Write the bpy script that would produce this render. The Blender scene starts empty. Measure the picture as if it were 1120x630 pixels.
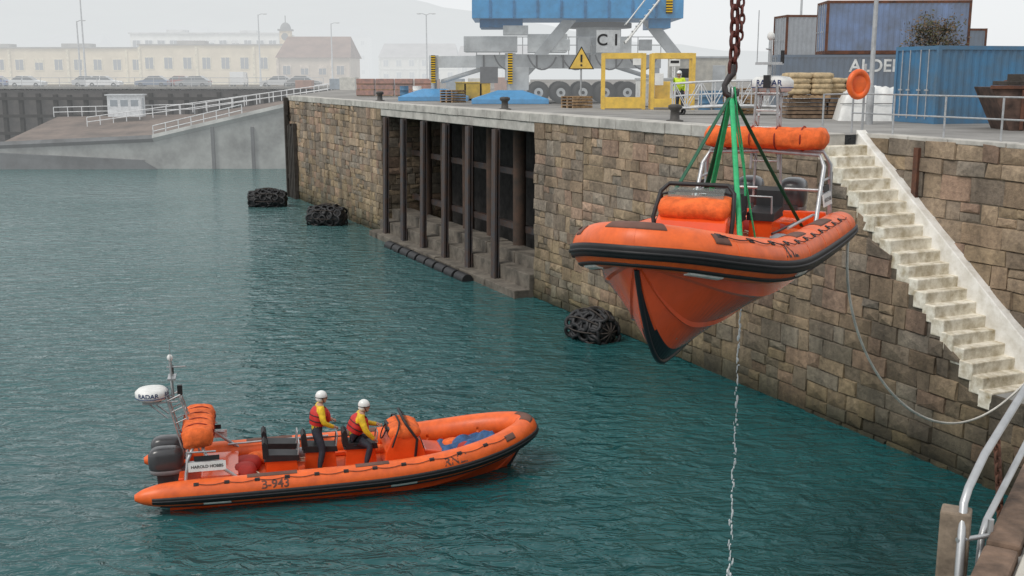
import bpy, math, random
from mathutils import Vector, Matrix, geometry, noise as mnoise
random.seed(7)
V=Vector
sc=bpy.context.scene
COL=sc.collection
pi=math.pi
# ------------------------------------------------------------------ materials
MATS={}
FOG=(.775,.80,.81)
class HZ(tuple): pass
def hz(c,k):  # mist painted into far materials: own colour fades, fog-coloured emission added
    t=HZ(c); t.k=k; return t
def M(name,col,rough=.6,metal=0,var=.18,scale=2.5,bump=0,bscale=25,coat=0,grime=None,spec=.5):
    if name in MATS: return MATS[name]
    m=bpy.data.materials.new(name); m.use_nodes=True
    nt=m.node_tree; n=nt.nodes; l=nt.links
    b=n['Principled BSDF']
    k=getattr(col,'k',0)
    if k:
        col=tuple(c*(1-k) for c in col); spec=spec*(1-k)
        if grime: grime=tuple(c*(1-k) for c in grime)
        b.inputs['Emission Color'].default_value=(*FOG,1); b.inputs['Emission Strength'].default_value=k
    b.inputs['Roughness'].default_value=rough
    b.inputs['Metallic'].default_value=metal
    b.inputs['Specular IOR Level'].default_value=spec
    if coat: b.inputs['Coat Weight'].default_value=coat; b.inputs['Coat Roughness'].default_value=.12
    tc=n.new('ShaderNodeTexCoord')
    nz=n.new('ShaderNodeTexNoise'); nz.inputs['Scale'].default_value=scale; nz.inputs['Detail'].default_value=6; nz.inputs['Roughness'].default_value=.65
    l.new(tc.outputs['Object'],nz.inputs['Vector'])
    cr=n.new('ShaderNodeValToRGB')
    g=grime if grime else tuple(c*(1-2.2*var) if 1-2.2*var>0 else 0 for c in col)
    cr.color_ramp.elements[0].position=.28; cr.color_ramp.elements[1].position=.62
    cr.color_ramp.elements[0].color=(*[max(0,x) for x in g],1)
    cr.color_ramp.elements[1].color=(*[min(1,c*(1+.35*var)) for c in col],1)
    l.new(nz.outputs['Fac'],cr.inputs['Fac']); l.new(cr.outputs['Color'],b.inputs['Base Color'])
    if bump:
        n2=n.new('ShaderNodeTexNoise'); n2.inputs['Scale'].default_value=bscale; n2.inputs['Detail'].default_value=4
        l.new(tc.outputs['Object'],n2.inputs['Vector'])
        bp=n.new('ShaderNodeBump'); bp.inputs['Strength'].default_value=.6; bp.inputs['Distance'].default_value=bump
        l.new(n2.outputs['Fac'],bp.inputs['Height']); l.new(bp.outputs['Normal'],b.inputs['Normal'])
    MATS[name]=m; return m
def stripe_mat(name,c1,c2,scale,direction='Z'):
    m=bpy.data.materials.new(name); m.use_nodes=True
    nt=m.node_tree; n=nt.nodes; l=nt.links; b=n['Principled BSDF']
    tc=n.new('ShaderNodeTexCoord'); w=n.new('ShaderNodeTexWave'); w.bands_direction='DIAGONAL' if direction=='D' else direction
    w.inputs['Scale'].default_value=scale
    l.new(tc.outputs['Object'],w.inputs['Vector'])
    cr=n.new('ShaderNodeValToRGB'); cr.color_ramp.interpolation='CONSTANT'; cr.color_ramp.elements[1].position=.5
    cr.color_ramp.elements[0].color=(*c1,1); cr.color_ramp.elements[1].color=(*c2,1)
    l.new(w.outputs['Fac'],cr.inputs['Fac']); l.new(cr.outputs['Color'],b.inputs['Base Color']); b.inputs['Roughness'].default_value=.5
    return m
# ------------------------------------------------------------------ mesh builder
class MB:
    def __init__(s): s.v=[];s.f=[];s.m=[];s.s=[]
    def add(s,vs,fs,mat=0,smooth=False,T=None):
        o=len(s.v)
        s.v+= [tuple(T@V(p)) if T else tuple(p) for p in vs]
        for f in fs: s.f.append(tuple(i+o for i in f)); s.m.append(mat); s.s.append(smooth)
    def box(s,c,size,mat=0,rz=0,R=None,top=1.0):
        x,y,z=[k/2 for k in size]
        vs=[(-x,-y,-z),(x,-y,-z),(x,y,-z),(-x,y,-z),(-x*top,-y*top,z),(x*top,-y*top,z),(x*top,y*top,z),(-x*top,y*top,z)]
        T=Matrix.Translation(c)@(R.to_4x4() if R else Matrix.Rotation(rz,4,'Z'))
        s.add(vs,[(3,2,1,0),(4,5,6,7),(0,1,5,4),(1,2,6,5),(2,3,7,6),(3,0,4,7)],mat,False,T)
    def prism(s,prof,y0,y1,mat=0,T=None,top=None):
        n=len(prof)
        vs=[(p[0],y0,p[1]) for p in prof]+[(p[0],y1,p[1]) for p in prof]
        fs=[tuple(range(n)),tuple(range(2*n-1,n-1,-1))]+[(i,i+n,(i+1)%n+n,(i+1)%n) for i in range(n)]
        s.add(vs,fs,mat,False,T)
    def tube(s,pts,rads,n=8,mat=0,closed=False,T=None,flat=None,smooth=True):
        pts=[V(p) for p in pts]; N=len(pts)
        if not hasattr(rads,'__len__'): rads=[rads]*N
        tang=[]
        for i in range(N):
            if closed: t=pts[(i+1)%N]-pts[i-1]
            else: t=pts[min(i+1,N-1)]-pts[max(i-1,0)]
            tang.append(t.normalized() if t.length>1e-9 else V((0,0,1)))
        up=V((0,0,1)) if abs(tang[0].z)<.9 else V((1,0,0))
        a=tang[0].cross(up).normalized(); vs=[]
        for i in range(N):
            t=tang[i]; a=(a-t*a.dot(t))
            if a.length<1e-6: a=t.orthogonal()
            a.normalize(); b=a.cross(t)
            for k in range(n):
                w=2*pi*k/n
                fa,fb=(flat if flat else (1,1))
                vs.append(pts[i]+(a*math.cos(w)*fa+b*math.sin(w)*fb)*rads[i])
        fs=[]
        L=N if closed else N-1
        for i in range(L):
            j=(i+1)%N
            for k in range(n):
                fs.append((i*n+k,j*n+k,j*n+(k+1)%n,i*n+(k+1)%n))
        s.add(vs,fs,mat,smooth,T)
        if not closed:
            s.add(vs[:n],[tuple(range(n))],mat,False,T); s.add(vs[-n:],[tuple(range(n-1,-1,-1))],mat,False,T)
    def ell(s,c,r,mat=0,nu=14,nv=9,R=None,v0=-pi/2,v1=pi/2,p=1.0):
        vs=[];fs=[]
        def sp(x): return math.copysign(abs(x)**p,x)
        for j in range(nv+1):
            la=v0+(v1-v0)*j/nv
            for i in range(nu):
                lo=2*pi*i/nu
                vs.append((r[0]*sp(math.cos(la))*sp(math.cos(lo)),r[1]*sp(math.cos(la))*sp(math.sin(lo)),r[2]*sp(math.sin(la))))
        for j in range(nv):
            for i in range(nu):
                fs.append((j*nu+i,j*nu+(i+1)%nu,(j+1)*nu+(i+1)%nu,(j+1)*nu+i))
        T=Matrix.Translation(c)@(R.to_4x4() if R else Matrix.Identity(4))
        s.add(vs,fs,mat,True,T)
    def tor(s,c,Ra,Rb,r,ax,ay,mat=0,n=14,k=6):
        ax=V(ax);ay=V(ay);c=V(c)
        s.tube([c+ax*Ra*math.cos(2*pi*i/n)+ay*Rb*math.sin(2*pi*i/n) for i in range(n)],r,k,mat,True)
    def obj(s,name,mats,parent=None,loc=(0,0,0),rz=0,bevel=0,T=None):
        me=bpy.data.meshes.new(name); me.from_pydata(s.v,[],s.f); 
        for m in mats: me.materials.append(m)
        me.polygons.foreach_set('material_index',s.m); me.polygons.foreach_set('use_smooth',s.s)
        me.update()
        o=bpy.data.objects.new(name,me); COL.objects.link(o)
        if T is not None: o.matrix_world=T
        else: o.location=loc; o.rotation_euler=(0,0,rz)
        if parent: o.parent=parent
        if bevel:
            b=o.modifiers.new('Bevel','BEVEL'); b.width=bevel; b.segments=2; b.limit_method='ANGLE'; b.angle_limit=.7
        return o
def empty(name,loc=(0,0,0),rz=0,scale=1):
    e=bpy.data.objects.new(name,None); COL.objects.link(e); e.location=loc; e.rotation_euler=(0,0,rz)
    e.scale=scale if hasattr(scale,'__len__') else (scale,)*3
    e.empty_display_size=.3
    return e
def text_verts(body,size):
    cu=bpy.data.curves.new('txt','FONT'); cu.body=body; cu.size=size; cu.align_x='CENTER'; cu.align_y='CENTER'; cu.offset=size*.018
    o=bpy.data.objects.new('txt',cu); COL.objects.link(o)
    bpy.context.view_layer.update()
    dg=bpy.context.evaluated_depsgraph_get()
    me=bpy.data.meshes.new_from_object(o.evaluated_get(dg))
    vs=[v.co.copy() for v in me.vertices]; fs=[tuple(p.vertices) for p in me.polygons]
    bpy.data.objects.remove(o); bpy.data.meshes.remove(me)
    return vs,fs
def text_obj(name,body,size,mat,T,parent=None):
    vs,fs=text_verts(body,size); mb=MB(); mb.add(vs,fs)
    return mb.obj(name,[mat],parent,T=T)
def frame(o,x,y):
    x=V(x).normalized(); y=V(y).normalized(); z=x.cross(y)
    return Matrix(((x.x,y.x,z.x,o[0]),(x.y,y.y,z.y,o[1]),(x.z,y.z,z.z,o[2]),(0,0,0,1)))
# ------------------------------------------------------------------ camera
H=9.3; ZQ=7.7
cd=bpy.data.cameras.new('camera'); cam=bpy.data.objects.new('camera',cd); COL.objects.link(cam); sc.camera=cam
cd.lens=38.57; cd.sensor_width=36; cd.clip_end=4000; cd.clip_start=.05
cam.location=(0,0,H); cam.rotation_euler=(math.radians(90-10.99),0,0)
# ------------------------------------------------------------------ world / sun
w=bpy.data.worlds.new('World'); sc.world=w; w.use_nodes=True
n=w.node_tree.nodes; l=w.node_tree.links; bg=n['Background']
SD=V((-.62,-.55,1.0)).normalized()
sky=n.new('ShaderNodeTexSky'); sky.sky_type='NISHITA'; sky.sun_disc=False
sky.sun_elevation=math.asin(SD.z); sky.sun_rotation=math.atan2(SD.x,SD.y)
hs=n.new('ShaderNodeHueSaturation'); hs.inputs['Saturation'].default_value=.2
mx=n.new('ShaderNodeMixRGB'); mx.inputs['Fac'].default_value=.8; mx.inputs['Color2'].default_value=(9.4,9.6,9.75,1)
l.new(sky.outputs['Color'],hs.inputs['Color']); l.new(hs.outputs['Color'],mx.inputs['Color1']); l.new(mx.outputs['Color'],bg.inputs['Color'])
bg.inputs['Strength'].default_value=.1
sl=bpy.data.lights.new('sun','SUN'); so=bpy.data.objects.new('sun',sl); COL.objects.link(so)
sl.energy=1.5; sl.angle=math.radians(20); sl.color=(1,.95,.88)
so.rotation_euler=SD.to_track_quat('Z','Y').to_euler()
sc.view_settings.view_transform='Standard'; sc.view_settings.look='None'; sc.view_settings.exposure=0
# ------------------------------------------------------------------ wall frame
W0=V((10.5,24.94,0)); WD=V((-.4144,.9101,0)); WN=V((-.9101,-.4144,0))   # along (far), outward(water)
def W(s,nn=0,z=0): return W0+WD*s+WN*nn+V((0,0,z))
WANG=math.atan2(WD.y,WD.x)
# materials
conc=M('concrete_pale',(.52,.50,.46),.85,var=.2,scale=1.3,bump=.01)
concg=M('concrete_grey',(.33,.33,.32),.85,var=.2,scale=.8,bump=.01)
asph=M('quay_surface',(.29,.28,.265),.9,var=.25,scale=.25,bump=.01)
white=M('paint_white',(.78,.78,.76),.5,var=.08,scale=4)
whitew=M('weathered_white_paint',(.80,.76,.66),.75,var=.18,scale=3.5,bump=.012,bscale=12,grime=(.36,.29,.17))
whites=M('white_limewash',(.84,.83,.80),.7,var=.1,scale=2.5,bump=.01,bscale=10,grime=(.60,.57,.50))
galv=M('galvanised_steel',(.50,.51,.52),.4,.6,var=.12,scale=8)
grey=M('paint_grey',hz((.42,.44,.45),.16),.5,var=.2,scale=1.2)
black=M('rubber_black',(.018,.018,.02),.55,var=.2,scale=9)
blackg=M('cowl_charcoal',(.055,.057,.062),.3,var=.1,coat=.3)
orange=M('tube_orange',(.86,.145,.022),.42,var=.15,scale=3.2,bump=.004,bscale=6,grime=(.62,.10,.02))
orangeh=M('hull_orange',(.84,.10,.018),.22,var=.08,scale=2,coat=.5)
oranged=M('deck_orange',(.72,.10,.02),.5,var=.15,scale=5)
clothor=M('orange_fabric',(.88,.16,.03),.8,var=.2,scale=7,bump=.03,bscale=9)
timber=M('dark_timber',(.060,.05,.042),.8,var=.3,scale=2,bump=.02)
steeld=M('dark_pile_steel',(.045,.045,.05),.6,var=.35,scale=2.4,bump=.01,grime=(.09,.045,.025))
rust=M('rusty_steel',(.14,.055,.03),.85,var=.4,scale=3,bump=.01,grime=(.05,.03,.025))
yel=M('paint_yellow',hz((.80,.50,.02),.08),.45,var=.15)
blue=M('crane_blue',hz((.035,.27,.56),.10),.4,var=.12)
blued=M('container_blue',hz((.025,.15,.30),.03),.5,var=.25,scale=1.2,grime=(.06,.11,.16))
bluen=M('container_navy',hz((.04,.075,.13),.13),.55,var=.2,scale=1.2)
glass=M('dark_glass',(.03,.035,.04),.08,var=.1)
green=M('sling_green',(.03,.45,.17),.6,var=.15,scale=9)
greend=M('sling_dark_green',(.012,.11,.055),.6,var=.15,scale=9)
wood=M('pallet_wood',(.38,.25,.14),.8,var=.3,scale=4)
brick=M('brick_red',hz((.33,.12,.07),.16),.85,var=.3,scale=4)
hazard=stripe_mat('hazard_yellow_black',(.8,.5,.02),(.02,.02,.02),2.2,'Z')
# clear screen
clear=bpy.data.materials.new('clear_screen'); clear.use_nodes=True; nt=clear.node_tree
tr_=nt.nodes.new('ShaderNodeBsdfTransparent'); tr_.inputs[0].default_value=(.75,.8,.8,1); mxs=nt.nodes.new('ShaderNodeMixShader'); mxs.inputs[0].default_value=.14
nt.nodes['Principled BSDF'].inputs['Roughness'].default_value=.15; nt.nodes['Principled BSDF'].inputs['Base Color'].default_value=(.06,.07,.07,1)
nt.links.new(tr_.outputs[0],mxs.inputs[1]); nt.links.new(nt.nodes['Principled BSDF'].outputs[0],mxs.inputs[2]); nt.links.new(mxs.outputs[0],nt.nodes['Material Output'].inputs[0])
# ------------------------------------------------------------------ water
m=bpy.data.materials.new('harbour_water'); m.use_nodes=True; nt=m.node_tree; n=nt.nodes; l=nt.links; b=n['Principled BSDF']
b.inputs['Roughness'].default_value=.05; b.inputs['IOR'].default_value=1.36
geo=n.new('ShaderNodeNewGeometry')
def nz(scale,sc3,detail=3,rough=.55,dist=.4,rot=.25):
    mp=n.new('ShaderNodeMapping'); mp.inputs['Scale'].default_value=sc3; mp.inputs['Rotation'].default_value=(0,0,rot)
    l.new(geo.outputs['Position'],mp.inputs['Vector'])
    t=n.new('ShaderNodeTexNoise'); t.inputs['Scale'].default_value=scale; t.inputs['Detail'].default_value=detail; t.inputs['Roughness'].default_value=rough; t.inputs['Distortion'].default_value=dist
    l.new(mp.outputs['Vector'],t.inputs['Vector']); return t
a1=nz(.5,(1,1.6,1),2); a2=nz(1.4,(1,1.8,1),3,.55,.7,-.2)
patch=nz(.07,(1,1,1),3)
pr=n.new('ShaderNodeMapRange'); pr.inputs['From Min'].default_value=.35; pr.inputs['From Max'].default_value=.65; pr.inputs['To Min'].default_value=.35; pr.inputs['To Max'].default_value=.9
l.new(patch.outputs['Fac'],pr.inputs['Value'])
bp1=n.new('ShaderNodeBump'); bp1.inputs['Distance'].default_value=.5; bp1.inputs['Strength'].default_value=.5; l.new(a1.outputs['Fac'],bp1.inputs['Height'])
bp2=n.new('ShaderNodeBump'); bp2.inputs['Distance'].default_value=.38; l.new(pr.outputs[0],bp2.inputs['Strength']); l.new(a2.outputs['Fac'],bp2.inputs['Height']); l.new(bp1.outputs['Normal'],bp2.inputs['Normal'])
l.new(bp2.outputs['Normal'],b.inputs['Normal'])
cr=n.new('ShaderNodeValToRGB'); cr.color_ramp.elements[0].position=.3; cr.color_ramp.elements[1].position=.7
cr.color_ramp.elements[0].color=(.008,.062,.068,1); cr.color_ramp.elements[1].color=(.018,.105,.108,1)
l.new(patch.outputs['Fac'],cr.inputs['Fac'])
# sky reflection painted into base colour: paler towards the left and far side
sx=n.new('ShaderNodeSeparateXYZ'); l.new(geo.outputs['Position'],sx.inputs[0])
vm=n.new('ShaderNodeMath'); vm.operation='MULTIPLY_ADD'; vm.inputs[1].default_value=.45; l.new(sx.outputs['Y'],vm.inputs[0])
vn=n.new('ShaderNodeMath'); vn.operation='MULTIPLY'; vn.inputs[1].default_value=-1.0; l.new(sx.outputs['X'],vn.inputs[0]); l.new(vn.outputs[0],vm.inputs[2])
vr=n.new('ShaderNodeMapRange'); vr.inputs['From Min'].default_value=10; vr.inputs['From Max'].default_value=60; l.new(vm.outputs[0],vr.inputs['Value'])
mxw=n.new('ShaderNodeMixRGB'); mxw.inputs['Color2'].default_value=(.085,.17,.17,1); l.new(vr.outputs[0],mxw.inputs['Fac']); l.new(cr.outputs['Color'],mxw.inputs['Color1']); l.new(mxw.outputs['Color'],b.inputs['Base Color'])
mb=MB(); mb.add([(-1500,-300,0),(1500,-300,0),(1500,2500,0),(-1500,2500,0)],[(0,1,2,3)]); mb.obj('water',[m])
# ------------------------------------------------------------------ quay ground
SW=1.6; ST=5.3; SB=-1.0; SE=-4.0; ZL=2.2
poly=[W(-5.0),W(SE),W(SE,-SW),W(ST,-SW),W(ST),W(67),V((-20,130,0)),V((-700,130,0)),V((-700,1500,0)),V((900,1500,0)),V((900,-60,0)),V((-38.0,-60,0)),V((1.52,3.33,0)),V((12.4,20.8,0))]
tri=geometry.tessellate_polygon([poly])
mb=MB(); mb.add([(p.x,p.y,ZQ) for p in poly],[tuple(t) for t in tri])
for a,c in ((V((-38,-60,0)),V((1.52,3.33,0))),(V((1.52,3.33,0)),V((12.4,20.8,0))),(W(67),V((-20,130,0)))):
    mb.add([(a.x,a.y,-1),(c.x,c.y,-1),(c.x,c.y,ZQ),(a.x,a.y,ZQ)],[(0,1,2,3)],1)
g=mb.obj('quay_ground',[asph,concg])
# ------------------------------------------------------------------ stone wall
sm=bpy.data.materials.new('granite_blocks'); sm.use_nodes=True; nt=sm.node_tree; n=nt.nodes; l=nt.links; b=n['Principled BSDF']; b.inputs['Roughness'].default_value=.85
at=n.new('ShaderNodeAttribute'); at.attribute_name='Col'
geo=n.new('ShaderNodeNewGeometry')
t1=n.new('ShaderNodeTexNoise'); t1.inputs['Scale'].default_value=6; t1.inputs['Detail'].default_value=8; t1.inputs['Roughness'].default_value=.72; l.new(geo.outputs['Position'],t1.inputs['Vector'])
r1=n.new('ShaderNodeValToRGB'); r1.color_ramp.elements[0].position=.3; r1.color_ramp.elements[1].position=.7; r1.color_ramp.elements[0].color=(.56,.545,.53,1); r1.color_ramp.elements[1].color=(1.32,1.29,1.22,1)
l.new(t1.outputs['Fac'],r1.inputs['Fac'])
mu=n.new('ShaderNodeMixRGB'); mu.blend_type='MULTIPLY'; mu.inputs['Fac'].default_value=1; l.new(at.outputs['Color'],mu.inputs['Color1']); l.new(r1.outputs['Color'],mu.inputs['Color2'])
mp=n.new('ShaderNodeMapping'); mp.inputs['Scale'].default_value=(1.3,1.3,.16); l.new(geo.outputs['Position'],mp.inputs['Vector'])
t3=n.new('ShaderNodeTexNoise'); t3.inputs['Scale'].default_value=.8; t3.inputs['Detail'].default_value=5; l.new(mp.outputs['Vector'],t3.inputs['Vector'])
r3=n.new('ShaderNodeValToRGB'); r3.color_ramp.elements[0].position=.36; r3.color_ramp.elements[1].position=.58; r3.color_ramp.elements[0].color=(.64,.63,.61,1); r3.color_ramp.elements[1].color=(1.06,1.04,1.0,1)
l.new(t3.outputs['Fac'],r3.inputs['Fac'])
mu2=n.new('ShaderNodeMixRGB'); mu2.blend_type='MULTIPLY'; mu2.inputs['Fac'].default_value=1; l.new(mu.outputs['Color'],mu2.inputs['Color1']); l.new(r3.outputs['Color'],mu2.inputs['Color2'])
sep=n.new('ShaderNodeSeparateXYZ'); l.new(geo.outputs['Position'],sep.inputs[0])
t2=n.new('ShaderNodeTexNoise'); t2.inputs['Scale'].default_value=.6; t2.inputs['Detail'].default_value=6; l.new(geo.outputs['Position'],t2.inputs['Vector'])
ma=n.new('ShaderNodeMath'); ma.operation='MULTIPLY_ADD'; ma.inputs[1].default_value=4.5; l.new(t2.outputs['Fac'],ma.inputs[0]); l.new(sep.outputs['Z'],ma.inputs[2])
mr=n.new('ShaderNodeMapRange'); mr.inputs['From Min'].default_value=2.4; mr.inputs['From Max'].default_value=6.4; mr.inputs['To Min'].default_value=.85; mr.inputs['To Max'].default_value=0; l.new(ma.outputs[0],mr.inputs['Value'])
m2=n.new('ShaderNodeMixRGB'); m2.blend_type='MULTIPLY'; m2.inputs['Color2'].default_value=(.45,.48,.38,1); l.new(mr.outputs[0],m2.inputs['Fac']); l.new(mu2.outputs['Color'],m2.inputs['Color1'])
mz=n.new('ShaderNodeMapRange'); mz.inputs['From Min'].default_value=.15; mz.inputs['From Max'].default_value=.8; mz.inputs['To Min'].default_value=.85; mz.inputs['To Max'].default_value=0; l.new(sep.outputs['Z'],mz.inputs['Value'])
m3=n.new('ShaderNodeMixRGB'); m3.blend_type='MULTIPLY'; m3.inputs['Color2'].default_value=(.22,.25,.18,1); l.new(mz.outputs[0],m3.inputs['Fac']); l.new(m2.outputs['Color'],m3.inputs['Color1'])
l.new(m3.outputs['Color'],b.inputs['Base Color'])
bp=n.new('ShaderNodeBump'); bp.inputs['Distance'].default_value=.07; bp.inputs['Strength'].default_value=.8; l.new(t1.outputs['Fac'],bp.inputs['Height']); l.new(bp.outputs['Normal'],b.inputs['Normal'])
PAL0=[(.42,.31,.22),(.33,.26,.20),(.46,.35,.25),(.30,.27,.24),(.50,.39,.29),(.42,.28,.22),(.24,.205,.18),(.43,.33,.22),(.27,.225,.19),(.36,.33,.30)]
MEAN=(.385,.305,.235)
PAL=[tuple(a*.68+m_*.32 for a,m_ in zip(p,MEAN)) for p in PAL0]
class SWall:
    def __init__(s): s.v=[];s.f=[];s.c=[]
    def long(s,O,D,N,s0,s1,z0,ztop,dark=1.0,**k):
        a=s0
        while a<s1-.01:
            c=a+random.uniform(4,9)
            if s1-c<3: c=s1
            s.seg(O,D,N,a,c,z0,ztop,dark*random.uniform(.95,1.05),**k); a=c
    def block(s,O,D,N,a,c,z,za,zc,dark):
        p=random.uniform(.015,.075); j=lambda q=.022: random.uniform(-q,q)
        g=.022; e=.004
        o=len(s.v)
        def pt(ss,zz,nn): s.v.append(O+D*ss+N*nn+V((0,0,zz)))
        pt(a+e,z+e,-.01);pt(c-e,z+e,-.01);pt(c-e,zc-e,-.01);pt(a+e,za-e,-.01)
        pt(a+g+j(),z+g+j(),p+j());pt(c-g+j(),z+g+j(),p+j());pt(c-g+j(),zc-g+j(),p+j());pt(a+g+j(),za-g+j(),p+j())
        pt((a+c)/2+j(.1),(z+(za+zc)/2)/2+j(.04),p+random.uniform(-.005,.05))
        s.f+=[(o,o+1,o+5,o+4),(o+1,o+2,o+6,o+5),(o+2,o+3,o+7,o+6),(o+3,o,o+4,o+7),(o+4,o+5,o+8),(o+5,o+6,o+8),(o+6,o+7,o+8),(o+7,o+4,o+8)]
        cc=random.choice(PAL); q=random.uniform(.72,1.14)*dark
        s.c+=[tuple(x*q for x in cc)]*8
    def seg(s,O,D,N,s0,s1,z0,ztop,dark=1.0,hr=(.32,.66),wr=(.4,1.3)):
        k=max(1,int(abs(s1-s0)/.5)); 
        for i in range(k):
            a=s0+(s1-s0)*i/k; c=s0+(s1-s0)*(i+1)/k
            o=len(s.v); s.v+= [O+D*a+V((0,0,z0)),O+D*c+V((0,0,z0)),O+D*c+V((0,0,ztop(c))),O+D*a+V((0,0,ztop(a)))]
            s.f.append((o,o+1,o+2,o+3)); s.c.append((.20*dark,.17*dark,.135*dark))
        z=z0; zm=max(ztop(s0),ztop(s1))
        while z<zm-.05:
            h=random.uniform(*hr); 
            if zm-(z+h)<.25: h=zm-z
            a=s0
            while a<s1-.01:
                wd=random.uniform(*wr)
                if s1-(a+wd)<.35: wd=s1-a
                c=a+wd
                za=min(z+h,ztop(a)); zc=min(z+h,ztop(c))
                if za-z>.07 and zc-z>.07:
                    if h>.48 and random.random()<.3 and za==zc:
                        zz=z+h*random.uniform(.4,.6); s.block(O,D,N,a,c,z,zz,zz,dark)
                        mid=a+wd*random.uniform(.4,.6)
                        if wd>.8: s.block(O,D,N,a,mid,zz,za,za,dark); s.block(O,D,N,mid,c,zz,za,za,dark)
                        else: s.block(O,D,N,a,c,zz,za,zc,dark)
                    else: s.block(O,D,N,a,c,z,za,zc,dark)
                a=c
            z+=h
    def obj(s,name):
        me=bpy.data.meshes.new(name); me.from_pydata([tuple(v) for v in s.v],[],s.f); me.materials.append(sm)
        ca=me.color_attributes.new('Col','FLOAT_COLOR','CORNER'); arr=[]
        for f,c in zip(s.f,s.c): arr+= [c[0],c[1],c[2],1]*len(f)
        ca.data.foreach_set('color',arr); me.update()
        o=bpy.data.objects.new(name,me); COL.objects.link(o); return o
sw=SWall(); CT=7.4
fl=lambda z:(lambda s:z)
stz=lambda s: ZL+(s-SB)/(ST-SB)*(ZQ-ZL)
R0,R1=23.0,43.7
sw.seg(W0,WD,WN,-5,SE,-.4,fl(CT),.75)
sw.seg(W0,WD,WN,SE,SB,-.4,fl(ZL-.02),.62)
sw.seg(W0,WD,WN,SB,ST,-.4,lambda s:stz(s)-.25,.70)
sw.seg(W0,WD,WN,ST,11,-.4,fl(CT),.85)
sw.long(W0,WD,WN,11,R0,-.4,fl(CT),.98)
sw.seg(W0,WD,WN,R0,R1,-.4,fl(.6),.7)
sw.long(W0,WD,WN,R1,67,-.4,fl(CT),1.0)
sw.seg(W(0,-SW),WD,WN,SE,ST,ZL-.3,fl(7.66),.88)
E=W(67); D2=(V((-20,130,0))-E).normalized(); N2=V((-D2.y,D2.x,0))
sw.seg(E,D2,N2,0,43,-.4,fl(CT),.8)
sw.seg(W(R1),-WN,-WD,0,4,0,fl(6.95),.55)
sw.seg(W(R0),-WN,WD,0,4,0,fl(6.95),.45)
sw.seg(W(ST),-WN,-WD,0,SW,ZL,fl(7.38),.7)
sw.seg(W(SE),-WN,WD,0,SW,ZL,fl(7.38),.7)
sw.obj('granite_harbour_wall')
mb=MB()
def coping(sa,sb,nn=.1,dep=.95,zt=ZQ+.04,h=.36):
    a=sa
    while a<sb-.01:
        c=min(sb,a+random.uniform(1.2,1.9))
        if sb-c<.6: c=sb
        mb.box(W((a+c)/2,nn-dep/2,zt-h/2+random.uniform(-.012,.012)),((c-a)-.025,dep+random.uniform(-.03,.03),h),0,WANG)
        a=c
coping(ST,67); coping(-12,SE)
coping(SE,ST,-SW+.06,.5,ZQ+.03,.12)
mb.obj('quay_coping',[conc],bevel=.02)
# pile recess
rc=empty('pile_recess')
mb=MB()
a,c=R0,R1
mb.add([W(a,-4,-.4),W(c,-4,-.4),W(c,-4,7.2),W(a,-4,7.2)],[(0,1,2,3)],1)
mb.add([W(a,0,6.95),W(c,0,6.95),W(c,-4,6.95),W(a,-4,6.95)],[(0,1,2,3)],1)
mb.box(W((a+c)/2,-.2,7.165),(c-a,.5,.40),0,WANG)
for k,(nn,z,wd) in enumerate(((.5,.35,.9),(-.2,.95,.9),(-1.1,1.5,1.2))):
    s=a
    while s<c-.3:
        e=min(c,s+3.2); mb.box(W((s+e)/2,nn,z/2-.2+random.uniform(-.05,.03)),(e-s-.06,wd,z+.4),2,WANG); s=e
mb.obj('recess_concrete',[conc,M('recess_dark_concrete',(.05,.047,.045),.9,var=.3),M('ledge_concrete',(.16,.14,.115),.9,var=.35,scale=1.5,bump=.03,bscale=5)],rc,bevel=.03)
mb=MB()
for i in range(6):
    s=26.4+i*3.15
    lean=random.uniform(-.1,.15)
    p0=W(s-.25,.55,-.4); p1=W(s+.25+lean,.22,6.95); 
    d=(p1-p0)
    zd=d.normalized(); x2=WD-zd*WD.dot(zd); x2.normalize(); y2=zd.cross(x2); R=Matrix((x2,y2,zd)).transposed()
    mb.box((p0+p1)/2,(.42,.10,d.length),0,R=R); mb.box((p0+p1)/2-y2*.16,(.42,.05,d.length),0,R=R); mb.box((p0+p1)/2-y2*.08,(.08,.2,d.length-.02),0,R=R)
    s2=s+1.6
    if s2<R1-.6: mb.tube([W(s2,-1.6,-.3),W(s2,-1.6,6.9)],.32,10,1)
mb.tube([W(R0+.6,-1.2,-.3),W(R0+.6,-1.2,6.9)],.35,10,1)
for z in (2.2,4.8): mb.box(W((a+c)/2,-1.9,z),(c-a-.2,.25,.3),0,WANG)
mb.obj('piles',[steeld,M('pile_rust_dark',(.085,.05,.035),.85,var=.4,scale=2,grime=(.04,.035,.03))],rc)
mb=MB()
for i in range(9):
    s=27.5+i*1.3; mb.tube([W(s,1.25+.03*(i%2),.05),W(s+1.1,1.25,.05)],.28,12,0); mb.tube([W(s+1.1,1.25,.05),W(s+1.3,1.25,.05)],.16,8,0)
mb.obj('floating_boom_fender',[black])
mb=MB()
for i in range(6):
    q=W(66.6+i*.28,.32-.12*i,0); mb.box(q+V((0,0,3.6)),(.26,.3,8.0+random.uniform(-.5,.2)),0,WANG)
for i in range(4):
    q=W(64.4+i*.5,.25,0); mb.box(q+V((0,0,2.6)),(.24,.28,6.0+random.uniform(-.3,.3)),0,WANG)
for z in (1.6,4.,6.4): mb.box(W(67,.12,z),(1.9,.16,.25),0,WANG-.3)
mb.obj('timber_fender_piles',[timber])
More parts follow.
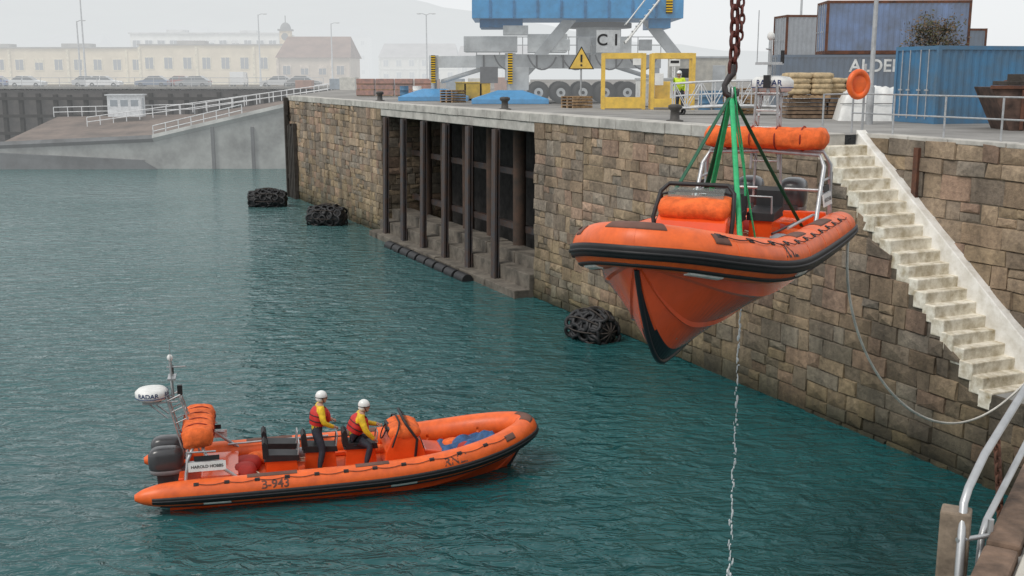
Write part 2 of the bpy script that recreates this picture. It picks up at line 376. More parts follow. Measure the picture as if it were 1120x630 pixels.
# ------------------------------------------------------------------ stairs
st=empty('harbour_steps')
mb=MB(); NS=20; rise=(ZQ-ZL)/NS; run=(ST-SB)/NS
for i in range(NS):
    zt=ZQ-rise*(i+1)+.0; sc_=ST-run*(i+.5)
    mb.box(W(sc_-.02,-SW/2+.04+random.uniform(-.02,.02),zt-.2+random.uniform(-.012,.012)),(run+.09,SW-.02+random.uniform(-.03,.03),.42),0,WANG)
mb.box(W((SB+SE)/2,-SW/2+.03,ZL-.28),(SB-SE,SW-.0,.5),1,WANG)
mb.obj('steps',[whitew,concg],st,bevel=.025)
mb=MB()
o_=.30
mb.add([W(ST+.1,-SW+o_,ZQ+.12),W(SB,-SW+o_,ZL+.75),W(SB,-SW+o_,ZL-.3),W(ST+.1,-SW+o_,ZQ-.6),
        W(ST+.1,-SW-.02,ZQ+.12),W(SB,-SW-.02,ZL+.75),W(SB-.0,-SW-.02,ZL-.3),W(ST+.1,-SW-.02,ZQ-.6)],[(0,1,2,3),(0,4,5,1),(1,5,6,2),(0,3,7,4)],0)
mb.obj('white_stringer',[whites],st,bevel=.02)
mb=MB()
for s in (6.2,4.6,2.8,1.0,-.8,-2.6,-4.4):
    mb.tube([W(s,-SW-.25,ZQ),W(s,-SW-.25,ZQ+1.1)],.028,8,0)
for z in (.55,1.08): mb.tube([W(6.2,-SW-.25,ZQ+z),W(-4.4,-SW-.25,ZQ+z)],.022,8,0)
mb.tube([W(5.6,-.3,ZQ),W(5.6,-.3,ZQ+1.1)],.028,8,0)
mb.tube([W(5.6,-.3,ZQ+1.08),W(6.2,-SW-.25,ZQ+1.08)],.022,8,0)
mb.obj('steel_railing',[galv])
lb=empty('lifebuoy_station')
mb=MB(); c=W(5.3,-1.2,ZQ+1.35)
mb.tube([W(5.5,-1.6,ZQ),W(5.5,-1.6,ZQ+1.9)],.035,8,0)
mb.obj('post',[galv],lb)
mb=MB(); ax=V((.95,.3,0)).normalized(); mb.tor(c,.28,.33,.085,ax,(0,0,1),0,24,10)
mb.ell(c+V((0,.03,0)),(.26,.04,.31),0)
mb.obj('ring',[orange],lb)
mb=MB(); mb.box(W(3.3,-SW+.10,6.5),(.16,.1,1.9),0,WANG); mb.obj('rusty_drain_pipe',[rust])
# ------------------------------------------------------------------ tyre fenders
def tyre_fender(loc,L,R,rz):
    mb=MB(); 
    mb.tube([(-L/2,0,0),(-L/2+.2,0,0),(L/2-.2,0,0),(L/2,0,0)],[R*.5,R*.85,R*.85,R*.5],16,0)
    nl=max(3,int(L/.42))
    for i in range(nl):
        x=-L/2+L*(i+.5)/nl; na=10
        for k in range(na):
            a=2*pi*(k+.5*(i%2))/na+random.uniform(-.1,.1)
            rr=R*(.92 if 0<i<nl-1 else .78)
            d=V((0,math.cos(a),math.sin(a))); t=V((0,-math.sin(a),math.cos(a)))
            tl=random.uniform(-.5,.5); xx=V((1,0,0))*math.cos(tl)+d*math.sin(tl)
            mb.tor(V((x,0,0))+d*rr,.21,.21,.075,xx,t,0,12,6)
    for k in range(5):
        a=2*pi*k/5; mb.tor((0,0,0),L/2+.1,R+.12,.03,(1,0,0),(0,math.cos(a),math.sin(a)),1,28,5)
    mb.obj('tyre_fender',[black,M('fender_chain',(.05,.04,.035),.8)],None,loc,rz)
tyre_fender((2.9,38.3,.4),1.7,.66,WANG+.2)
tyre_fender((-11.7,69,.45),2.3,.78,WANG+.9)
tyre_fender((-17.6,78.8,.45),2.6,.78,WANG+1.2)
# ------------------------------------------------------------------ RIB builder
def catmull(P,per=8):
    out=[]; n=len(P)
    for i in range(n-1):
        p0=P[max(i-1,0)];p1=P[i];p2=P[i+1];p3=P[min(i+2,n-1)]
        for k in range(per):
            t=k/per
            out.append(tuple(.5*((2*b)+(-a+c)*t+(2*a-5*b+4*c-d)*t*t+(-a+3*b-3*c+d)*t**3) for a,b,c,d in zip(p0,p1,p2,p3)))
    out.append(tuple(P[-1])); return out
half=[(-4.40,-1.12,-.02,.07),(-4.15,-1.13,-.01,.18),(-3.6,-1.14,0,.255),(-2,-1.15,0,.275),(0,-1.15,.02,.28),(1.2,-1.14,.07,.28),(2.2,-1.05,.17,.28),(3.0,-.84,.30,.275),(3.6,-.50,.42,.27),(3.9,-.17,.48,.265)]
full=half+[(p[0],-p[1],p[2],p[3]) for p in reversed(half)]
TP=catmull(full,8); TN=len(TP)
TPv=[V(p[:3]) for p in TP]; TR=[p[3] for p in TP]
TO=[]
for i in range(TN):
    d=TPv[min(i+1,TN-1)]-TPv[max(i-1,0)]; TO.append(V((d.y,-d.x,0)).normalized())
ARC=[0]
for i in range(1,TN): ARC.append(ARC[-1]+(TPv[i]-TPv[i-1]).length)
TL=ARC[-1]
def tpt(s,ang,off=0):
    s=max(0,min(TL-1e-4,s))
    lo,hi=0,TN-1
    while hi-lo>1:
        mid=(lo+hi)//2
        if ARC[mid]<=s: lo=mid
        else: hi=mid
    t=(s-ARC[lo])/(ARC[hi]-ARC[lo]); p=TPv[lo].lerp(TPv[hi],t); r=TR[lo]*(1-t)+TR[hi]*t; o=TO[lo].lerp(TO[hi],t).normalized()
    return p+(o*math.cos(ang)+V((0,0,1))*math.sin(ang))*(r+off)
def strip(mb,s0,s1,a0,a1,th,mat,step=.1,na=4):
    ns=max(1,int((s1-s0)/step)); rows=[]
    for i in range(ns+1):
        s=s0+(s1-s0)*i/ns; row=[tpt(s,a0,-.02)]+[tpt(s,a0+(a1-a0)*k/na,th) for k in range(na+1)]+[tpt(s,a1,-.02)]
        rows.append(row)
    k=na+3; vs=[p for r in rows for p in r]
    fs=[(i*k+j,(i+1)*k+j,(i+1)*k+j+1,i*k+j+1) for i in range(ns) for j in range(k-1)]
    mb.add(vs,fs,mat,True); mb.add(rows[0],[tuple(range(k))],mat); mb.add(rows[-1],[tuple(range(k))],mat)
def tube_text(body,size,s,ang,mat,name,par):
    vs,fs=text_verts(body,size); out=[]
    for v in vs: out.append(tpt(s+v.x,ang+v.y/.275,.006))
    mb=MB(); mb.add(out,fs,0); mb.obj(name,[mat],par)
def D(x): return math.radians(x)
def deckz(x): return -.12+.36*max(0,(x-1.6)/2.2)**2
def make_rib(name,loc,rz,scale,mast_h,mast_x,bagz,hung):
    root=empty(name,loc,rz,scale)
    mb=MB(); mb.tube(TPv,TR,28,0)
    for s in [x*TL/14 for x in range(1,14)]: strip(mb,s-.03,s+.03,D(-170),D(180),.004,0,.03,24)
    strip(mb,.35,TL-.35,D(-26),D(6),.035,1,.1,4)
    strip(mb,.35,TL-.35,D(-13),D(-7),.052,1,.1,2)
    strip(mb,.5,TL-.5,D(-56),D(-46),.02,1,.1,2)
    for s0,s1 in ((2.2,3.2),(4.4,5.1),(TL-5.1,TL-4.4),(TL-3.2,TL-2.2)): strip(mb,s0,s1,D(70),D(120),.008,2,.1,6)
    strip(mb,TL/2-.30,TL/2+.30,D(52),D(112),.010,2,.06,6)
    for q in (-1.0,1.0): strip(mb,TL/2+q-.12,TL/2+q+.12,D(30),D(60),.012,2,.05,4)
    for sa,sb in ((1.2,TL/2-1.0),(TL/2+1.0,TL-1.2)):
        k=int((sb-sa)/.55); pts=[]
        for i in range(k):
            for q in range(6):
                t=q/6; s=sa+(sb-sa)*(i+t)/k; pts.append(tpt(s,D(56)-math.sin(pi*t)*.16,.02))
            strip(mb,sa+(sb-sa)*i/k-.05,sa+(sb-sa)*i/k+.05,D(48),D(64),.012,1,.04,3)
        mb.tube(pts,.007,5,3)
    mb.obj('inflatable_tube',[orange,black,M('nonslip_grey',(.16,.08,.06),.8),M('grab_line',(.08,.04,.035),.8)],root)
    ST_=[(-3.75,-.86,.95,-.42,1.02,-.2),(-2,-.93,.98,-.42,1.05,-.2),(0,-1.0,1.0,-.42,1.06,-.18),(1.4,-1.08,.98,-.38,1.05,-.12),(2.2,-1.13,.88,-.27,.98,-.02),(2.8,-1.10,.70,-.13,.83,.10),(3.25,-.80,.48,.02,.62,.22),(3.6,-.36,.27,.14,.40,.32),(3.84,.06,.09,.26,.18,.42),(3.9,.2,.03,.30,.05,.46)]
    S=catmull(ST_,6); rows=[]
    for x,kz,cy,cz,ty,tz in S:
        r=[(0,kz)]
        r.append((cy*.16,kz+(cz-kz)*.15)); r.append((cy*.17+.02,kz+(cz-kz)*.18)) 
        r.append((cy*.5,kz+(cz-kz)*.5)); r.append((cy*.5+.03,kz+(cz-kz)*.5-.005)); r.append((cy*.52+.02,kz+(cz-kz)*.56)); r.append((cy,cz-.02)); r.append((cy+.05,cz)); r.append((ty,tz))
        rows.append([V((x,y,z)) for y,z in r])
    mb=MB(); k=len(rows[0])
    for sg in (1,-1):
        vs=[V((p.x,p.y*sg,p.z)) for r in rows for p in r]
        for j in range(k-1):
            for i in range(len(rows)-1):
                blk=(j<1) or (j<2 and rows[i][0].z<-.8)
                mb.add([vs[i*k+j],vs[(i+1)*k+j],vs[(i+1)*k+j+1],vs[i*k+j+1]],[(0,1,2,3)],1 if blk else 0,False)
        mb.add([V((p.x,p.y*sg,p.z)) for p in rows[0]]+[V((rows[0][0].x,0,rows[0][-1].z))],[tuple(range(k+1))],0)
    mb.tube([V((x,0,kz-.005)) for x,kz,*_ in S],.035,6,1)
    mb.obj('hull',[orangeh,M('antifoul_black',(.015,.017,.022),.35,var=.1)],root)
    mb=MB(); 
    i=min(range(len(S)),key=lambda q:abs(S[q][0]-2.9)); kz=S[i][1]
    mb.ell((2.78,.15,kz+.30),(.07,.06,.07),0); mb.ell((2.82,.19,kz+.30),(.04,.04,.04),1)
    mb.obj('depth_sensor',[black,M('sensor_green',(.05,.3,.2),.3)],root)
    # deck
    mb=MB(); rows=[]
    for i in range(34):
        x=-3.6+i*.215
        ys=[abs(p.y) for p in TPv if abs(p.x-x)<.25]
        y=(sum(ys)/len(ys) if ys else .2); rows.append([V((x,-y,deckz(x)+.05)),V((x,-y*.8,deckz(x))),V((x,y*.8,deckz(x))),V((x,y,deckz(x)+.05))])
    vs=[p for r in rows for p in r]; mb.add(vs,[(i*4+j,(i+1)*4+j,(i+1)*4+j+1,i*4+j+1) for i in range(33) for j in range(3)],0,True)
    mb.box((-3.5,0,.0),(.12,1.9,.5),1)
    mb.box((-2.75,0,.02),(.75,1.5,.3),1)
    for y in (-.72,.72): mb.box((-.6,y,-.06),(3.6,.12,.1),1)
    mb.obj('deck',[oranged,orangeh],root,bevel=.02)
    # console pod
    mb=MB()
    mb.prism([(.70,-.12),(1.50,-.12),(1.60,.15),(1.48,.52),(1.25,.68),(.92,.70),(.80,.45),(.72,.3)],-.48,.48,0)
    mb.prism([(1.5,-.1),(2.05,-.1),(2.0,.18),(1.6,.24)],-.36,.36,0)
    mb.prism([(.84,.48),(.90,.72),(.96,.72),(.90,.48)],-.40,.40,1)
    mb.prism([(1.46,.2),(1.62,.2),(1.55,.42),(1.44,.44)],-.2,.2,1)
    mb.obj('console',[orangeh,black],root,bevel=.07)
    mb=MB()
    nn=16; vs=[];fs=[]
    for i in range(nn+1):
        y=-.5+1.0*i/nn; e=min(1,min(i,nn-i)/2+.45)
        for k in range(14):
            a=2*pi*k/14; wob=1+.12*mnoise.noise(V((y*4,k*.7,3)))
            vs.append((1.16+.36*math.cos(a)*e*wob,y,.66+.17*math.sin(a)*e*wob))
    for i in range(nn):
        for k in range(14): fs.append((i*14+k,(i+1)*14+k,(i+1)*14+(k+1)%14,i*14+(k+1)%14))
    fs+=[tuple(range(14)),tuple(range(nn*14+13,nn*14-1,-1))]
    mb.add(vs,fs,0,True); mb.obj('console_cover',[clothor],root)
    mb=MB()
    mb.prism([(1.30,.76),(1.34,.74),(1.20,.94),(1.16,.94)],-.38,.38,0)
    mb.tube([(1.36,-.50,.15),(1.40,-.54,.55),(1.18,-.50,.88),(1.12,-.40,.98),(1.12,.40,.98),(1.18,.50,.88),(1.40,.54,.55),(1.36,.50,.15)],.03,8,2)
    mb.tube([(.86,-.52,.4),(1.0,-.54,.82),(1.05,-.3,.88),(1.05,.3,.88),(1.0,.54,.82),(.86,.52,.4)],.02,7,2)
    mb.box((.84,.22,.66),(.08,.26,.18),2); mb.box((.84,-.2,.66),(.08,.22,.16),2)
    mb.tor((.74,.0,.62),.17,.17,.015,(0,1,0),(.4,0,.9),2,18,5)
    mb.obj('windscreen_and_helm',[clear,galv,black],root)
    # jockey seats
    mb=MB()
    for x,y in ((.25,0),(-.62,0),(-1.45,.38),(-1.45,-.38)):
        mb.prism([(x-.38,-.12),(x+.32,-.12),(x+.28,.30),(x-.34,.32)],y-.17,y+.17,0)
        mb.prism([(x-.40,.32),(x+.34,.30),(x+.32,.42),(x-.3,.47)],y-.20,y+.20,1)
        mb.prism([(x-.42,.38),(x-.30,.42),(x-.32,.70),(x-.38,.76),(x-.43,.70)],y-.20,y+.20,1)
        mb.tube([(x+.30,y-.16,.36),(x+.34,y-.16,.66),(x+.34,y+.16,.66),(x+.30,y+.16,.36)],.018,6,2)
    mb.obj('jockey_seats',[orangeh,black,galv],root,bevel=.06)
    # A frame
    mb=MB(); r=.035; dz=bagz-1.5
    for sg in (1,-1):
        mb.tube([(-3.42,sg*1.02,.15),(-3.35,sg*1.0,1.1+dz),(-3.25,sg*.9,1.30+dz),(-3.25,0,1.34+dz)],r,8,0)
        mb.tube([(-2.35,sg*.98,.15),(-2.95,sg*.97,1.08+dz),(-3.05,sg*.88,1.26+dz),(-3.05,0,1.30+dz)],r,8,0)
        mb.tube([(-3.38,sg*1.0,.6),(-2.66,sg*.96,.56)],.025,6,0); mb.tube([(-3.36,sg*.99,.8),(-2.8,sg*.96,.78)],.02,6,0)
    mb.tube([(-3.38,-1.0,.6),(-3.38,1.0,.6)],.025,6,0)
    mx,mz=mast_x,mast_h
    xm=mast_x+.42 if not hung else mast_x+.3
    zb=1.3+dz
    # lattice tower rises nearly upright; radome bracket reaches aft of it
    for a_ in (-.16,.16):
        mb.tube([(-3.15,a_*1.4,zb-.3),(xm+.12,a_,mz+.05)],.022,6,0); mb.tube([(-3.45,a_*1.4,.45),(xm-.14,a_,mz+.05)],.022,6,0)
        mb.tube([(xm+.1,a_,mz-.1),(mx-.1,a_,mz-.11)],.018,6,0); mb.tube([(xm-.12,a_,mz-.45),(mx-.05,a_,mz-.13)],.016,6,0)
    for q in (.1,.3,.5,.7,.9):
        z=zb-.3+(mz+.05-zb+.3)*q; x=-3.15+(xm+.12+3.15)*q; x2=-3.45+(xm-.14+3.45)*max(0,(z-.45)/(mz-.4))
        mb.tube([(x,-.2,z),(x,.2,z)],.014,6,0)
        for a_ in (-.18,.18): mb.tube([(x2,a_,z),(x,a_,z+.12)],.013,5,0)
    mb.box((mx,0,mz-.1),(.36,.44,.05),0)
    mb.tube([(xm,0,mz-.1),(xm-.02,0,mz+.75)],.03,7,0)
    mb.box((xm,0,mz+.38),(.16,.42,.04),0); mb.tube([(xm,.2,mz+.38),(xm,.2,mz+.58)],.03,7,1); mb.tube([(xm,-.2,mz+.38),(xm,-.2,mz+1.2)],.008,5,0)
    mb.ell((xm-.02,0,mz+.8),(.06,.06,.07),2); mb.tube([(xm-.1,0,mz+.6),(xm+.28,0,mz+.6)],.014,5,0); mb.box((xm+.14,0,mz+.1),(.1,.1,.2),1)
    mb.obj('a_frame_and_mast',[galv,black,white],root)
    mb=MB(); 
    mb.tube([(mx,0,mz-.08),(mx,0,mz-.05),(mx,0,mz+.02),(mx,0,mz+.11),(mx,0,mz+.17),(mx,0,mz+.19)],[.20,.30,.335,.335,.27,.12],24,0)
    mb.tube([(mx,0,mz-.0),(mx,0,mz+.012)],.338,24,1)
    mb.obj('radome',[white,M('navy_band',(.03,.06,.2),.5)],root)
    tv,tf=text_verts('RADAR',.13)
    for base in (D(-100),D(0)):
        m_=MB(); m_.add([V((mx+.339*math.cos(base+v.x/.33),.339*math.sin(base+v.x/.33),mz+.075+v.y)) for v in tv],tf); m_.obj('radome_lettering',[M('navy_letters',(.02,.04,.15),.5)],root)
    # righting bag
    mb=MB(); nn=28; vs=[];fs=[]; hx,hz_=(.33,.17) if hung else (.31,.21)
    for i in range(nn+1):
        y=-.98+1.96*i/nn; e=min(1,min(i,nn-i)/1.8+.4)
        for k in range(18):
            a=2*pi*k/18; wob=1+.16*mnoise.noise(V((y*4,k*.55,0)))-.05*(abs(math.sin(y*8))<.25)
            ca=math.copysign(abs(math.cos(a))**.65,math.cos(a)); sa=math.copysign(abs(math.sin(a))**.65,math.sin(a))
            vs.append((-3.15+hx*ca*e*wob,y,bagz+hz_*sa*e*wob))
    for i in range(nn):
        for k in range(18): fs.append((i*18+k,(i+1)*18+k,(i+1)*18+(k+1)%18,i*18+(k+1)%18))
    fs+= [tuple(range(18)),tuple(range(nn*18+17,nn*18-1,-1))]
    mb.add(vs,fs,0,True)
    for y in (-.6,-.2,.2,.6): mb.tor((-3.15,y,bagz),hx+.02,hz_+.02,.012,(1,0,0),(0,0,1),1,18,4)
    mb.obj('righting_bag',[clothor,M('strap_dark_red',(.3,.03,.02),.8)],root)
    # engines
    mb=MB()
    for y in (-.36,.36):
        mb.ell((-3.82,y,.47),(.36,.22,.29),0,20,12,p=.62); mb.ell((-3.82,y,.27),(.34,.205,.11),2,20,8,p=.6)
        mb.prism([(-4.02,.3),(-3.65,.3),(-3.75,-.45),(-3.98,-.5)],y-.1,y+.1,0)
        mb.prism([(-4.22,-.42),(-3.7,-.42),(-3.7,-.5),(-4.22,-.5)],y-.16,y+.16,0)
        mb.tube([(-3.62,y,-.85),(-3.75,y,-.82),(-4.05,y,-.82),(-4.15,y,-.82)],[.03,.085,.085,.04],10,0)
        mb.prism([(-3.95,-.45),(-3.72,-.45),(-3.78,-1.0),(-3.86,-1.0)],y-.035,y+.035,0)
        for q in range(3):
            a=q*2*pi/3; mb.ell((-4.13,y+.12*math.cos(a),-.82+.12*math.sin(a)),(.03,.06,.11),1,8,6,R=Matrix.Rotation(a,3,'X'))
        mb.box((-3.56,y,.12),(.22,.28,.4),0)
    mb.obj('outboard_engines',[blackg,galv,M('cowl_grey',(.25,.26,.27),.4)],root)
    # gear
    mb=MB(); redb=M('bag_red',(.45,.03,.02),.7)
    for x,y,sx,sy,sz,mi in ((-2.2,.35,.3,.3,.16,1),(-2.25,-.3,.25,.35,.2,1),(-.9,-.62,.4,.2,.12,0),(2.35,.25,.3,.22,.18,2),(-1.9,.7,.34,.18,.14,2),(.6,.75,.5,.12,.1,2),(1.9,-.55,.3,.16,.16,1),(2.6,-.25,.28,.2,.2,1),(-.1,-.72,.3,.14,.12,1),(-2.7,0,.3,.5,.16,0),(-1.0,.7,.3,.15,.15,4)):
        mb.ell((x,y,deckz(x)+sz*.75),(sx,sy,sz),mi,12,7,p=.75)
    for k in range(3):
        o=(-2.1+.55*k,-.55+.5*k,-.05); mb.tube([(o[0]+.18*math.cos(a)*(1-.01*a),o[1]+.18*math.sin(a),o[2]+.006*a) for a in [q*.55 for q in range(40)]],.013,5,3)
    mb.tube([(-2.6,.9,.28),(-1.5,.92,.30),(-.4,.93,.30)],.022,6,5)
    mb.tube([(.4,.86,.30),(-.2,.86,.29),(-1.3,.85,.28)],.016,6,0)
    mb.obj('deck_gear',[black,redb,clothor,M('rope_cream',(.6,.55,.42),.8),M('bag_grey',(.3,.31,.33),.7),galv],root)
    dk=M('letter_black',(.03,.03,.03),.6); dg_=M('letter_grey',(.16,.06,.04),.6)
    tube_text('RNLI',.28,TL/2+2.75,D(32),dk if hung else dg_,'tube_lettering',root)
    tube_text('RNLI',.24,TL/2-2.3,D(28),dg_,'tube_lettering',root)
    tube_text('B-943',.24,2.75,D(28),dg_,'tube_number',root)
    mb=MB()
    for s in (TL/2-3.4,TL/2+3.4,1.6,TL-1.6): strip(mb,s-.27,s+.27,D(-43),D(-30),.022,0,.06,3)
    for s in (TL/2-.85,TL/2+.85): strip(mb,s-.26,s+.26,D(-84),D(-60),.022,0,.06,3)
    mb.obj('reflective_patches',[M('reflective_tape',(.78,.78,.74),.35)],root)
    for sg in (1,-1):
        T=frame((-2.98,sg*1.05,.50),(-sg,0,0),(0,sg*-.15,1))
        mb=MB(); mb.box((0,0,-.01),(.74,.19,.015),0); mb.box((0,.17,-.01),(.5,.1,.012),1)
        mb.obj('name_board',[white,black],root,T=T.copy())
        text_obj('name_board_lettering','HAROLD HOBBS',.085,dk,T@Matrix.Translation((0,0,.004)),root)
    return root
HD=V((-.45,-.893,0)).normalized(); BANG=math.atan2(HD.y,HD.x); BSC=(.88,1.07,1.07)
BC=V((1.42,13.1,6.73))-HD*(4.2*.88)
B1=make_rib('rigid_inflatable_lifeboat',BC,BANG,BSC,2.2,-3.5,1.42,True)
B2=make_rib('rigid_inflatable_lifeboat',(-3.79,24.5,.42),math.radians(13.7),1.07,1.75,-4.05,1.05,False)
mb=MB(); vs=[];fs=[];nx,ny=22,14
for i in range(nx+1):
    for j in range(ny+1):
        x=1.85+1.5*i/nx; y=-.62+1.2*j/ny; 
        h=.22+.22*abs(mnoise.noise(V((x*2.2,y*2.2,1))))+.14*mnoise.noise(V((x*4,y*4,4)))
        e=min(i,nx-i,j,ny-j); h*= (0 if e==0 else .6 if e==1 else 1)
        vs.append((x,y*(1-.45*i/nx),deckz(x)+.03+h))
for i in range(nx):
    for j in range(ny): fs.append((i*(ny+1)+j,(i+1)*(ny+1)+j,(i+1)*(ny+1)+j+1,i*(ny+1)+j+1))
mb.add(vs,fs,0,True); mb.obj('blue_tarpaulin',[M('tarp_blue',(.03,.11,.27),.6,var=.3,scale=6)],B2)
# ------------------------------------------------------------------ hoist
b1m=Matrix.Translation(BC)@Matrix.Rotation(BANG,4,'Z')@Matrix.Diagonal((*BSC,1))
apex=b1m@V((-.1,.12,2.15))
hk=empty('crane_hook_and_chain')
mb=MB(); z=apex.z+.38; i=0
while z<16.5:
    a=(i%2)*pi/2+.5+.04*i; jx=V((math.sin(i*.7)*.006,0,0)); 
    mb.tor(V((apex.x,apex.y,z))+jx,.062,.125,.028,(math.cos(a),math.sin(a),0),(0,0,1),0,14,7)
    z+=.19; i+=1
for i in range(34):
    a=(i%2)*pi/2; mb.tor(V((apex.x+.11*math.sin(min(i,12)/12*pi),apex.y,apex.z+.38+i*.115)),.035,.075,.018,(math.cos(a),math.sin(a),0),(0,0,1),0,12,6)
mb.obj('chain',[M('chain_rusty_red',(.16,.05,.04),.6,.4,var=.4,scale=12)],hk)
mb=MB()
hkpts=[apex+V((.0,0,.42)),apex+V((0,0,.3)),apex+V((-.05,0,.22)),apex+V((-.11,0,.12)),apex+V((-.09,0,0)),apex+V((0,0,-.05)),apex+V((.08,0,-.01)),apex+V((.10,0,.07))]
mb.tube(hkpts,[.05,.06,.05,.045,.05,.05,.035,.02],8,0)
mb.tor(apex+V((0,0,.0)),.07,.10,.018,(0,1,0),(0,0,1),1,16,6)
mb.obj('hook',[M('hook_steel',(.10,.09,.09),.4,.7),galv],hk)
mb=MB()
ends=[((1.7,.74,.10),0),((1.7,-.66,.10),1),((-2.1,.82,.15),1),((-2.1,-.82,.15),1),((-.3,.5,.1),0),((-1.2,-.45,.35),0)]
for (e,mi) in ends:
    q=b1m@V(e); 
    pts=[apex.lerp(q,t/12)+V((0,0,-.03*math.sin(pi*t/12))) for t in range(13)]
    mb.tube(pts,.04,6,mi,flat=(1,.3))
q=b1m@V((1.7,.74,.05)); mb.tor(q,.05,.07,.015,(1,0,0),(0,0,1),2)
mb.tube([apex+V((.03,-.05,.1)),apex+V((.08,-.06,-.3)),apex+V((.16,-.06,-.7)),apex+V((.22,-.06,-1.1)),apex+V((.24,-.1,-1.5))],.05,6,0,flat=(1,.25))
mb.obj('lifting_slings',[green,greend,galv],hk)
mb=MB(); random.seed(3); z=5.75
while z>0.02:
    L=random.uniform(.012,.07); sp_=.008+.02*(5.75-z)/5.75
    mb.ell((3.72+random.gauss(0,sp_),17.5+random.gauss(0,sp_),z),(random.uniform(.006,.02),random.uniform(.006,.018),L),0,6,5); z-=random.uniform(.02,.085)
mb.obj('draining_water',[M('water_drops',(.85,.88,.9),.15,var=.02)])
def bez(P,n=40):
    out=[]
    for i in range(n+1):
        t=i/n; Q=[V(p) for p in P]
        while len(Q)>1: Q=[Q[k].lerp(Q[k+1],t) for k in range(len(Q)-1)]
        out.append(Q[0])
    return out
sp=b1m@V((-3.7,1.3,-.05))
mb=MB(); mb.tube(bez([sp,sp+V((.0,.6,-2.6)),V((7.9,20.6,2.1)),V((9.6,22.0,1.2)),V((11.2,23.2,2.6)),V((12.2,23.6,3.6))]),.024,6,0)
mb.obj('mooring_rope',[M('rope_white',(.80,.78,.72),.8)])
# ------------------------------------------------------------------ people
skin=M('skin',(.55,.32,.23),.5,var=.08,scale=20)
yjac=M('drysuit_yellow',(.85,.55,.02),.6,var=.2,scale=9,bump=.015,bscale=14)
dtr=M('drysuit_dark',(.03,.035,.05),.7,var=.2,scale=9,bump=.012,bscale=14)
redv=M('lifejacket_red',(.62,.03,.025),.6,var=.15,scale=12,bump=.01)
helm=M('helmet_white',(.82,.82,.80),.25,var=.05,coat=.4)
hiv=M('hivis_yellow',(.62,.80,.03),.6,var=.1)
hair=M('hair_dark',(.04,.025,.015),.7)
def skin_mesh(name,verts,edges,rad,bones,mats,parent):
    me=bpy.data.meshes.new('sk'); me.from_pydata(verts,edges,[]); o=bpy.data.objects.new('sk',me); COL.objects.link(o)
    md=o.modifiers.new('s','SKIN'); md.use_smooth_shade=True
    sv=me.skin_vertices[0].data
    for i,r in enumerate(rad): sv[i].radius=r if hasattr(r,'__len__') else (r,r); sv[i].use_root=(i==0)
    ss=o.modifiers.new('u','SUBSURF'); ss.levels=2; ss.render_levels=2
    bpy.context.view_layer.update(); dg=bpy.context.evaluated_depsgraph_get()
    nm=bpy.data.meshes.new_from_object(o.evaluated_get(dg)); bpy.data.objects.remove(o)
    nm.materials.clear()
    for m in mats: nm.materials.append(m)
    for p in nm.polygons:
        c=p.center; best=1e9;bi=0
        for a,b,mi in bones:
            A=V(verts[a]);B=V(verts[b]); d=B-A; t=max(0,min(1,(c-A).dot(d)/max(d.length_squared,1e-9))); q=(A+d*t-c).length
            if q<best: best=q;bi=mi
        p.material_index=bi; p.use_smooth=True
    o=bpy.data.objects.new(name,nm); COL.objects.link(o); o.parent=parent; return o
